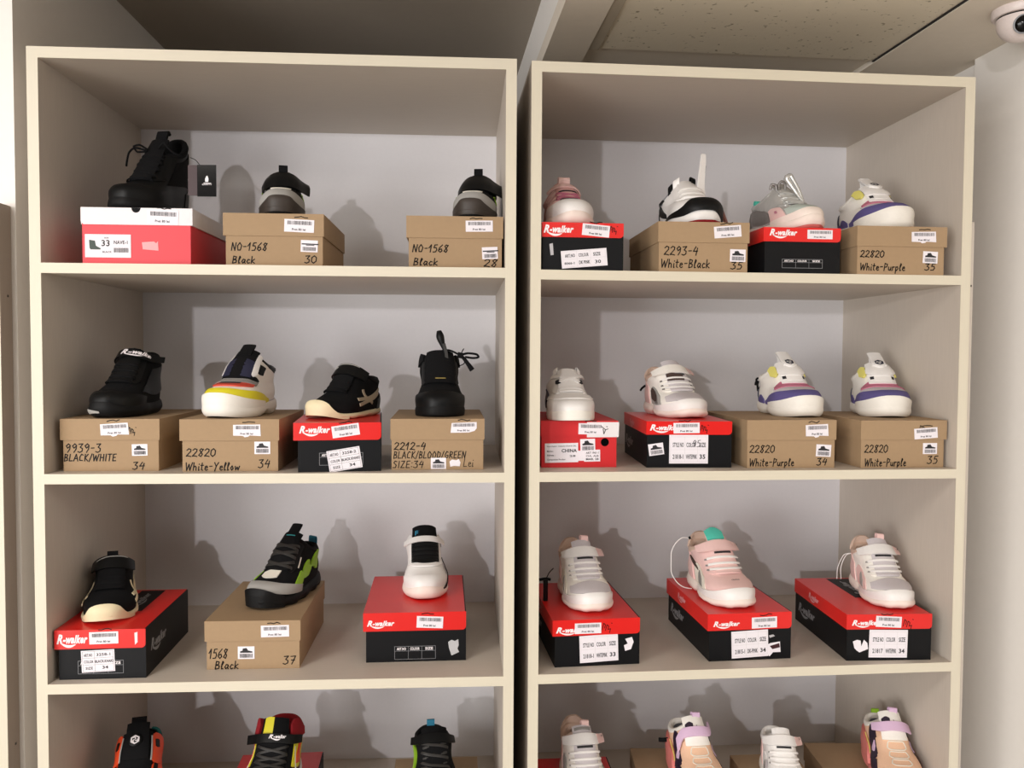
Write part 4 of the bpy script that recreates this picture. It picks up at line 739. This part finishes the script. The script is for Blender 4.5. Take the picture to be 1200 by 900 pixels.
p = s.sp(.12, 1.0); s.tube('tongue_flap', 'black2', [p + Vector(q) for q in ((.006, .004, -.022), (.006, .002, 0), (.004, -.004, .018), (.002, -.008, .032), (.000, -.010, .042))], .0062, taper=lambda t: .45 + .75 * math.exp(-((t - .72) / .28) ** 2))
s.strip('pull_tab', 'char', [p + Vector(q) for q in ((.012, .005, -.016), (.012, .003, .002), (.010, -.001, .018))], (0, 1, .2), .006, .001)
g = s.sp(.75, 1.0) + Vector((.008, .012, .004))
s.tube('lace', 'black', [p + Vector((.004, -.028, -.010)), p + Vector((.006, -.014, .001)), p + Vector((.006, .006, .006)), g], .0018)
s.tube('lace_bow', 'black', [g, g + Vector((.002, .014, .004)), g + Vector((.002, .030, .002)), g + Vector((.002, .034, -.003)), g + Vector((.002, .024, -.005)), g + Vector((.002, .008, -.003))], .0022); s.tube('lace_bow', 'black', [g, g + Vector((.002, .006, -.006)), g + Vector((.003, .015, -.018)), g + Vector((.003, .022, -.028))], .0052, taper=lambda t: .5 + .55 * t)
s.tube('lace', 'black', [g, g + Vector((.001, .003, .008)), g + Vector((.001, .006, .013))], .0010); s.tube('lace', 'black', [g + Vector((0, .010, -.006)), g + Vector((0, .006, -.016)), g + Vector((-.004, -.002, -.020))], .0010); s.tube('lace_knot', 'black', [g + Vector((.002, -.006, .001)), g + Vector((.003, .004, -.001))], .0058)
# ---- 12 plain white sneaker
s = Shoe('plain white low sneaker with black heel patch on the CHINA label box', (.913, .064, zz('R2a')), 4, .172, 1.08, .96, .018, .017, .002, xc=.45, S1=.70, toeh=1.25)
s.sole('foam', ((0, 0), (.1, .001), (.5, .001), (.9, .001), (1, .0002)), wrap=.003); s.upper('white', 'white', .0045); s.band('toe_box', 'white', [(-1.3, .30, .44), (-.6, .36, .48), (0, .38, .50), (.6, .36, .48), (1.3, .30, .44)], .0003, .0014); s.tongue('white', .42, v1=1.04)
s.stroke('lace', 'white', [(-.8, .90), (-.3, .80), (.15, .74), (.3, .70)], .008, .0050, .0022); s.stroke('lace', 'white', [(.8, .90), (.3, .80), (-.15, .74), (-.3, .70)], .008, .0062, .0022); s.laces('white', [.62], .5, .007); s.band('vent', 'ink', [(-.55, .70, .75), (-.40, .69, .76), (-.28, .70, .73)], .0046, .0004, nu=8, nv=2); s.band('vent', 'ink', [(.55, .70, .75), (.40, .69, .76), (.28, .70, .73)], .0046, .0004, nu=8, nv=2)
s.eyestay('white', .44, .95); s.band('heel_counter', 'navy', [(-1.40, .30, .36), (-1.65, .14, .62), (-2.0, .05, .70), (-2.6, .03, .70), (-PI, 0, .66), (-PI - .5, 0, .5)], .0006, .002)
for sg in (-1, 1): s.loop('eyelet_tab', 'white', sg * .62, 1.0, .012, .010)
# ---- pale chunky sneakers with straps
def pale(label, toe, head, up='cream', cap='white', strap='white', accent='lgrey', vamp='mauve', sole='pinkfoam', lining='sand', L=.185, W=1.0, ch=1.02, tab=True, marks='silver', tail=.006, heeltab=True):
    s = Shoe(label, toe, head, L, W, ch, .024, .0145, .004, xc=.43, S1=.76, heelh=1.12, toeh=1.25)
    s.sole(sole, ((0, -.003), (.12, .001), (.5, .0062), (.85, .0045), (1, .001)), wrap=.005, arch=.008, lug=.0014, nl=13); s.upper(up, lining, .005)
    s.band('toe_cap', cap, [(-1.6, -.05, .09), (-.9, -.05, .17), (0, -.05, .25), (.9, -.05, .17), (1.6, -.05, .09)], .0006, .0034); s.band('vamp', vamp, [(-.9, .22, .36), (-.4, .25, .48), (0, .26, .52), (.4, .25, .48), (.9, .22, .36)], .0003, .0014)
    s.tongue(vamp, .42, v0=.54, v1=1.10); s.eyestay(up, .38, .95)
    for v in (.60, .665, .73): s.stroke('lace', cap, [(-.62, v - .012), (-.30, v), (0, v + .004), (.30, v), (.62, v - .012)], .0042, .0052, .0016)
    for v in (.60, .665, .73):
        for sg in (-1, 1): s.stroke('eyelet', marks, [(sg * .66, v - .014), (sg * .80, v - .02)], .003, .0026, .001, n=6)
    s.band('vent', 'ink', [(-.26, .775, .80), (0, .775, .805), (.26, .775, .80)], .0056, .0004, nu=8, nv=2)
    st = s.strap(strap, .80, .96, 1.05, .0066, .003, tail=tail); s.band('strap_tip', 'pale', [(.55, .80, .955), (.8, .795, .95), (1.03, .79, .945)], .0097, .0006, nu=8, lift=lambda t, w: tail * max(0, ((.80 + .2 * t) - .75) * 4) ** 2 if tail else 0, parent=st); s.word('strap_mark', 'ink', .92 if tail > 0 else -.7, .90, .007, .003, .0150 if tail > 0 else .0106, st, lambda mb, F, a, b, c, d: mb.add([F.P(a, b, 0), F.P(c, b, 0), F.P(c * .7, d, 0), F.P(a * .7 + .1, d, 0)], [(0, 1, 2, 3)]))
    for sg in (-1, 1):
        s.band('side_panel', accent, [(sg * 1.15, .08, .40), (sg * 1.5, .06, .58), (sg * 1.8, .05, .40)], .0003, .0016); s.band('side_window', marks, [(sg * 1.3, .15, .30), (sg * 1.42, .15, .45), (sg * 1.55, .15, .34)], .0018, .0008, nu=8); s.band('heel_panel', 'pale', [(sg * 1.95, .03, .52), (sg * 2.3, .03, .72), (sg * 2.8, .03, .78)], .0003, .0016)
    s.band('heel_counter', up, [(2.5, 0, .35), (PI, 0, .5), (2 * PI - 2.5, 0, .35)])
    if tab: s.loop('pull_tab', 'pale', .12, 1.10, .012, .015)
    if heeltab: s.band('heel_tab', lining, [(2.3, .9, 1.05), (2.6, .9, 1.30), (PI, .9, 1.42), (2 * PI - 2.6, .9, 1.30), (2 * PI - 2.3, .9, 1.05)], -.001, .004)
    return s
s = pale('chunky cream and multicolour sneaker on the box labelled 95', (1.145, .120, zz('R2b')), 11, tab=False, ch=.96, marks='gun', accent='lgrey', strap='cream', tail=.009); s.band('collar_panel', 'brown', [(-1.35, .22, .36), (-1.6, .16, .52), (-1.75, .18, .40)], .002, .001, nu=10)
s.band('strap_window', 'brown', [(-.40, .70, .79), (-.15, .70, .81), (.15, .70, .77)], .0062, .0006, nu=8); s.tube('tag_fastener', 'black', [s.at(-2.3, .5, .003), s.at(-2.35, .40, .009), s.at(-2.3, .34, .012)], .0022)
s = pale('cream sneaker with grey vamp beside a hanging black fastener, third right shelf', (.956, .083, zz('R3a')), 8, accent='ivory', W=.97)
t = thing('security_tag', 'black plastic fastener hanging behind the cream sneaker on the box marked 33', 'tag', (.871, .165, zz('R3a')))
tub = Shoe.tube.__get__(type('X', (), {'t': t, 'k': 1, 'grid': Shoe.grid.__get__(s), 'mk': lambda self, n, mm, mb, parent=None, sharp=60: mb.build(n, K[mm], self.t, True, sharp=60)})())
MB().box((-.004, 0, 0), (.005, .006, .044)).build('tag_body', M_BLK, t, bev=.0012); tub('tag_pin', 'black', [(-.012, .003, .041), (0, .003, .043), (.010, .004, .041)], .0028); tub('tag_cord', 'black', [(.002, .003, .044), (.008, .004, .055), (.016, .008, .062)], .0010)
# ---- 17 black, lime and grey sneaker
s = Shoe('black sneaker with lime side panels and grey toe on the box marked 37', (.336, .110, zz('L3b')), -19, .195, .96, 1.02, .025, .019, .006, xc=.42, S1=.70, toeh=1.1)
s.sole('blackr', ((0, -.003), (.12, .002), (.5, .006), (.85, .0045), (1, .001)), lug=.0022, nl=13, wrap=.004); s.upper('black', 'black', .0055)
s.band('toe_guard', 'blackr', [(-.8, -.22, .06), (-.4, -.22, .15), (0, -.22, .18), (.4, -.22, .15), (.8, -.22, .06)], .002, .004); s.band('toe_band', 'lgrey', [(-1.35, .0, .18), (-.7, .10, .32), (0, .16, .38), (.7, .10, .32), (1.35, .0, .18)], .0006, .0024); s.band('vamp_badge', 'ivory', [(-.30, .47, .52), (-.1, .46, .56), (.20, .48, .58)], .001, .0012, nu=10)
s.tongue('black', .45, v1=1.10); s.laces('char', [.62, .74, .84], .6, .0055, True); s.eyestay('black2')
for sg in (-1, 1):
    for c in ([(1.02, .10, .14), (1.10, .16, .52), (1.25, .10, .46), (1.38, .34, .42)], [(1.25, .46, .62), (1.40, .28, .68), (1.62, .26, .52), (1.72, .40, .50)], [(1.66, .46, .62), (1.85, .44, .98), (2.05, .30, .94), (2.2, .5, .7)]): s.band('side_panel', 'lime', [(sg * u, a, b) for u, a, b in c], .0006, .0022, nu=16)
s.band('pull_strap', 'black', [(-.2 if i == 0 else .2, 1.0, 1.26) for i in range(2)], .002, .003, nu=6, nv=8); s.loop('pull_tab', 'blue', PI - .15, 1.0, .014, .015); s.stroke('tongue_mark', 'teal', [(-.15, 1.03), (.15, 1.03)], .002, .0062, .0004)
for sg in (-1, 1): s.stroke('side_mark', 'ivory', [(sg * .86, .58), (sg * .84, .72)], .0025, .0026, .0006, n=6)
# ---- 18 white high sneaker with black throat
s = Shoe('white high-top sneaker with black laced panel on the wide red box', (.642, .140, zz('L3c')), 6, .180, .95, 1.24, .022, .020, .004, xc=.47, S1=.84, toeh=1.3)
s.sole('pinkfoam', ((0, -.003), (.12, .001), (.5, .0050), (.85, .004), (1, .001)), wrap=.008); s.upper('white', 'black', .005); s.band('toe_cap', 'white', [(-1.4, 0, .16), (-.7, 0, .28), (0, 0, .33), (.7, 0, .28), (1.4, 0, .16)], .0004, .0016)
s.tongue('black', .52, v0=.55, v1=1.17, th=.005); s.laces('black2', [.575, .625, .675, .725, .775], .58, .0070, off=.0058); s.band('vamp_edge', 'white', [(-.75, .50, .56), (-.35, .50, .555), (0, .50, .54), (.35, .50, .55), (.75, .50, .58)], .003, .002); s.eyestay('white', .50, 1.0, v1=1.0)
for sg in (-1, 1): s.band('collar_wing', 'white', [(sg * .62, .92, 1.02), (sg * .85, .9, 1.09), (sg * 1.3, .92, 1.01)], .0002, .003, nu=8)
s.strap('white', .80, .91, 1.0, .0075, .003); s.word('tongue_print', 'blue', -.22, 1.02, .010, .010, .0062, None, lambda mb, F, a, b, c, d: words(mb, F, 'R', a, b, c, d, .0)); s.stroke('side_stripe', 'black2', [(.95, .62), (1.15, .42), (1.15, .10), (1.0, -.02)], .0035, .0026, .0014); s.stroke('side_stripe', 'black2', [(.72, -.04), (.95, .0), (1.15, .08), (1.4, .10)], .007, .003, .0014); s.stroke('side_mark', 'ink', [(1.12, .96), (1.25, .80)], .006, .0006, .001)
# ---- 20, 21
s = pale('pale pink sneaker with aqua tongue tab and a clear plastic loop', (1.229, .086, zz('R3b')), 8, up='pale', cap='white', vamp='pale', strap='pale', accent='ivory', marks='grey', tail=.005, L=.195, W=1.0, tab=False); s.band('tongue_tab', 'aqua', [(-.38, 1.0, 1.16), (-.05, 1.0, 1.20), (.2, 1.0, 1.12)], .006, .003, nu=8); s.word('toe_print', 'ink', .05, .44, .016, .0035, .0018, None, lambda mb, F, a, b, c, d: words(mb, F, 'GIRLS', a, b, c, d, .02)); s.band('side_window', 'brown', [(-1.55, .40, .46), (-1.8, .44, .62), (-2.0, .56, .66)], .002, .001, nu=10)
t = thing('tag_loop', 'clear white plastic loop arching from the heel of the pale pink sneaker', 'tag loop', (1.144, .215, zz('R3b')))
tub = Shoe.tube.__get__(type('X', (), {'t': t, 'k': 1, 'grid': Shoe.grid.__get__(s), 'mk': lambda self, n, mm, mb, parent=None, sharp=60: mb.build(n, K[mm], self.t, True, sharp=60)})())
tub('loop', 'white', [(.024, .005, .105), (.010, 0, .108), (-.006, -.003, .098), (-.016, -.005, .075), (-.016, -.006, .045), (-.006, -.006, .022), (.012, -.004, .008), (.028, 0, .004)], .0010); tub('clasp', 'black', [(.022, .005, .105), (.026, .005, .107)], .0028)
t = thing('hang_tag', 'dark swing tag lying at the right of the pale pink sneaker', 'tag', (1.247, .112, zz('R3b')), math.radians(24))
m = MB(); m.add([(0, 0, .0005), (.018, 0, .0005), (.012, .085, .022), (-.006, .085, .022), (0, 0, -.0001), (.018, 0, -.0001), (.012, .085, .0212), (-.006, .085, .0212)], [(0, 1, 2, 3), (7, 6, 5, 4), (0, 4, 5, 1), (1, 5, 6, 2), (2, 6, 7, 3), (3, 7, 4, 0)]); m.build('tag_card', mat('deep_maroon_card', '#5a1216', .5), t)
s = pale('cream and blush sneaker with lilac grey vamp and white tag strings at its heel', (1.528, .075, zz('R3c')), -4, accent='pale', W=.95, marks='lgrey')
for j in range(2): s.tube('tag_string', 'white', [s.at(-2.6, .62, .002), s.at(-2.6, .5, .012 + .004 * j), s.at(-2.55, .2, .020 + .006 * j), s.at(-2.5, -.1, .022 + .008 * j)], .0008)
# ---- fourth shelf
s = Shoe('black and orange sneaker with white round emblem on its strap', (.128, .040, zz('L4a')), 12, .185, 1.0, 1.12, .026, .022, .004, xc=.45, S1=.80, toeh=1.3)
s.sole('foam', wrap=.006); s.upper('black', 'teal', .005, rim_m='black2'); s.band('toe_cap', 'black2', [(-1.4, 0, .16), (-.7, 0, .28), (0, 0, .33), (.7, 0, .28), (1.4, 0, .16)]); s.tongue('black', .52, v0=.5, v1=1.06, th=.006); s.laces('black', [.56, .64], .5, .006)
for sg in (-1, 1):
    s.band('side_panel', 'orange', [(sg * .48, .66, .98), (sg * .66, .62, 1.06), (sg * .95, .56, 1.06), (sg * 1.25, .5, .98)], .003, .0045, nu=14); s.band('side_window', 'black2', [(sg * .62, .80, .92), (sg * .74, .78, .93), (sg * .86, .78, .91)], .0078, .0006, nu=6); s.band('side_panel', 'orange', [(sg * .5, .42, .60), (sg * .85, .32, .64), (sg * 1.3, .2, .5)], .002, .004, nu=12); s.band('side_window', 'black2', [(sg * .62, .53, .62), (sg * .74, .51, .62), (sg * .85, .50, .60)], .0064, .0006, nu=6); s.stroke('piping', 'lgrey', [(sg * .44, .66), (sg * .45, .98)], .0026, .0078, .001)
s.band('pull_strap', 'black', [(-.32 if i == 0 else .32, .68, 1.20) for i in range(2)], .0072, .003, nu=8, nv=12); s.band('heel_tab', 'teal', [(1.7, .9, 1.04), (2.3, .9, 1.18), (2.8, .9, 1.10)], -.001, .004); s.emblem(-.02, .90, .0115, .0108, K['black2'], None, 'wprint'); s.loop('pull_tab', 'black', 0, 1.14, .014, .026, -.014); s.band('heel_panel', 'black2', [(1.8, .0, .9), (PI, 0, .95), (2 * PI - 1.8, 0, .9)])
s = Shoe('black high-top sneaker with red collar, yellow flames and lettered strap', (.352, .052, zz('L4b')), -3, .190, 1.06, 1.34, .026, .022, .004, xc=.48, S1=.86, toeh=1.2)
s.sole('white', wrap=.004); s.upper('maroon', 'dred', .007, rim_m='dred'); s.band('vamp', 'black', [(-.78, .26, .76), (-.4, .34, .84), (0, .36, .86), (.4, .34, .84), (.78, .26, .76)], .0006, .0022); s.tongue('black', .42, v0=.5, v1=1.11, th=.005); s.band('tongue_stripe', 'yellow', [(-.30, .84, 1.10), (-.16, .84, 1.12), (-.02, .84, 1.11)], .006, .001, nu=8); s.laces('char', [.46, .53, .60, .67], .5, .0045, True, off=.0066)
for sg in (-1, 1):
    s.band('flame_panel', 'yellow', [(sg * .74, .50, .74), (sg * .95, .46, .98), (sg * 1.2, .40, .90), (sg * 1.45, .36, .60), (sg * 1.6, .34, .40)], .0026, .0018, nu=14); s.band('flame_panel', 'orange', [(sg * .95, .50, .58), (sg * 1.12, .48, .84), (sg * 1.25, .46, .66), (sg * 1.4, .44, .50)], .0036, .0018, nu=10); s.stroke('piping', 'white', [(sg * .80, .70), (sg * .98, .46), (sg * 1.12, .28), (sg * 1.2, .1)], .0026, .0036, .001); s.band('collar_wing', 'dred', [(sg * .52, .84, 1.02), (sg * .70, .82, 1.15), (sg * .95, .82, 1.17), (sg * 1.35, .86, 1.03)], .0010, .0065, nu=14)
st = s.strap('black2', .72, .83, 1.0, .0085, .003, tail=-.008, tilt=.015); s.word('strap_print', 'wprint', .12, .79, .024, .010, .0120, st)
t = Shoe('black low sneaker with blue heel tab and lime sides, lowest left shelf', (.664, .035, zz('L4c')), 5, .185, 1.0, 1.06, .024, .020, .004, xc=.44, S1=.80, toeh=1.2); s = t
s.sole('blackr', wrap=.004); s.upper('black', 'black', .005); s.tongue('black', .5, v1=1.08, th=.005); s.laces('char', [.58, .68, .78], .55, .005, True); s.strap('black2', .80, .95, 1.0, .0062, .003, tail=-.004); s.stroke('strap_edge', 'grey', [(-.25, .97), (0, .985), (.25, .97)], .0018, .0052, .0006)
for sg in (-1, ): s.band('side_panel', 'lime', [(sg * 1.0, .2, .70), (sg * 1.3, .15, .86), (sg * 1.6, .1, .8)], .0006, .003)
s.loop('pull_tab', 'blue', PI, 1.0, .014, .015); s.band('heel_panel', 'black2', [(2.2, 0, .98), (PI, 0, 1.08), (2 * PI - 2.2, 0, .98)], .0002, .003)
s = pale('cream sneaker with tall blush heel and pink pull tab, lowest right shelf', (.949, .045, zz('R4a')), 5, L=.185, W=.93, tail=.006, marks='lgrey'); s.band('tongue_mark', 'grey', [(-.3, 1.02, 1.06), (0, 1.03, 1.07), (.3, 1.02, 1.06)], .0062, .0005, nu=8)
def peach(label, toe, head, tilt):
    s = Shoe(label, toe, head, .188, .95, 1.12, .026, .022, .004, xc=.45, S1=.76, toeh=1.3)
    s.sole('coral', ((0, -.003), (.12, .002), (.5, .007), (.85, .005), (1, .001)), wrap=.006, arch=.006); s.upper('peach', 'greyl', .005, rim_m='cream'); s.band('vamp', 'peach', [(-.9, .28, .70), (-.4, .34, .76), (0, .36, .78), (.4, .34, .76), (.9, .28, .70)], .0006, .002)
    s.tongue('cream', .44, v0=.7, v1=1.14, th=.005); s.band('tongue_window', 'plum', [(-.34, .90, 1.0), (-.15, .90, 1.04), (.05, .9, .98)], .0062, .0006, nu=8)
    for v in (.46, .56, .66): s.stroke('vamp_seam', 'ivory', [(-.30, v - .03), (-.2, v + .03), (.2, v + .03), (.30, v - .03), (.15, v - .05), (-.15, v - .05), (-.30, v - .03)], .002, .0028, .001)
    for sg in (-1, 1):
        s.band('side_panel', 'plum', [(sg * .85, .50, .84), (sg * 1.05, .40, .97), (sg * 1.25, .30, .80), (sg * 1.45, .2, .62)], .001, .002, nu=14); s.band('side_panel', 'plum', [(sg * 1.0, .18, .38), (sg * 1.2, .1, .34), (sg * 1.4, .05, .2)], .001, .002, nu=10); s.band('side_flash', 'lilac', [(sg * .92, .60, .68), (sg * 1.1, .48, .60), (sg * 1.22, .46, .52)], .0034, .0014, nu=8); s.band('heel_panel', 'coral', [(sg * 1.6, .0, .5), (sg * 2.0, 0, .62), (sg * 2.7, 0, .6)], .001, .006); s.stroke('piping', 'yellow2', [(sg * 1.5, .30), (sg * 1.62, .55), (sg * 1.7, .7)], .003, .003, .001)
    s.strap('lilac', .78, .93, .80, .0075, .0036, tilt=tilt); s.loop('pull_tab', 'lilac', .1, 1.12, .012, .016, .002); return s
s = peach('peach and plum sneaker with a slanting lilac strap', (1.166, .050, zz('R4b')), 4, .15); s.tube('tag_fastener', 'black', [s.at(-2.1, .55, .004), s.at(-2.15, .5, .014), s.at(-2.2, .46, .022)], .0042)
s = pale('plain white velcro sneaker, second from the right on the lowest right shelf', (1.316, .045, zz('R4c')), -8, up='white', cap='white', strap='white', vamp='white', accent='white', sole='foam', lining='white', L=.172, W=.9, tab=False, heeltab=False, marks='grey', ch=.98); s.band('side_flash', 'mauve', [(-1.05, .30, .44), (-1.15, .28, .54), (-1.25, .3, .5)], .0022, .0008, nu=8)
s = peach('peach and pink sneaker with a curved lilac strap at the right end', (1.540, .055, zz('R4d')), -9, -.02); s.loop('pull_tab', 'lime', PI, 1.0, .010, .014)
# ------------------------------------------------------------------ leave no drafting objects behind
bpy.data.objects.remove(_to); bpy.data.curves.remove(_tc)
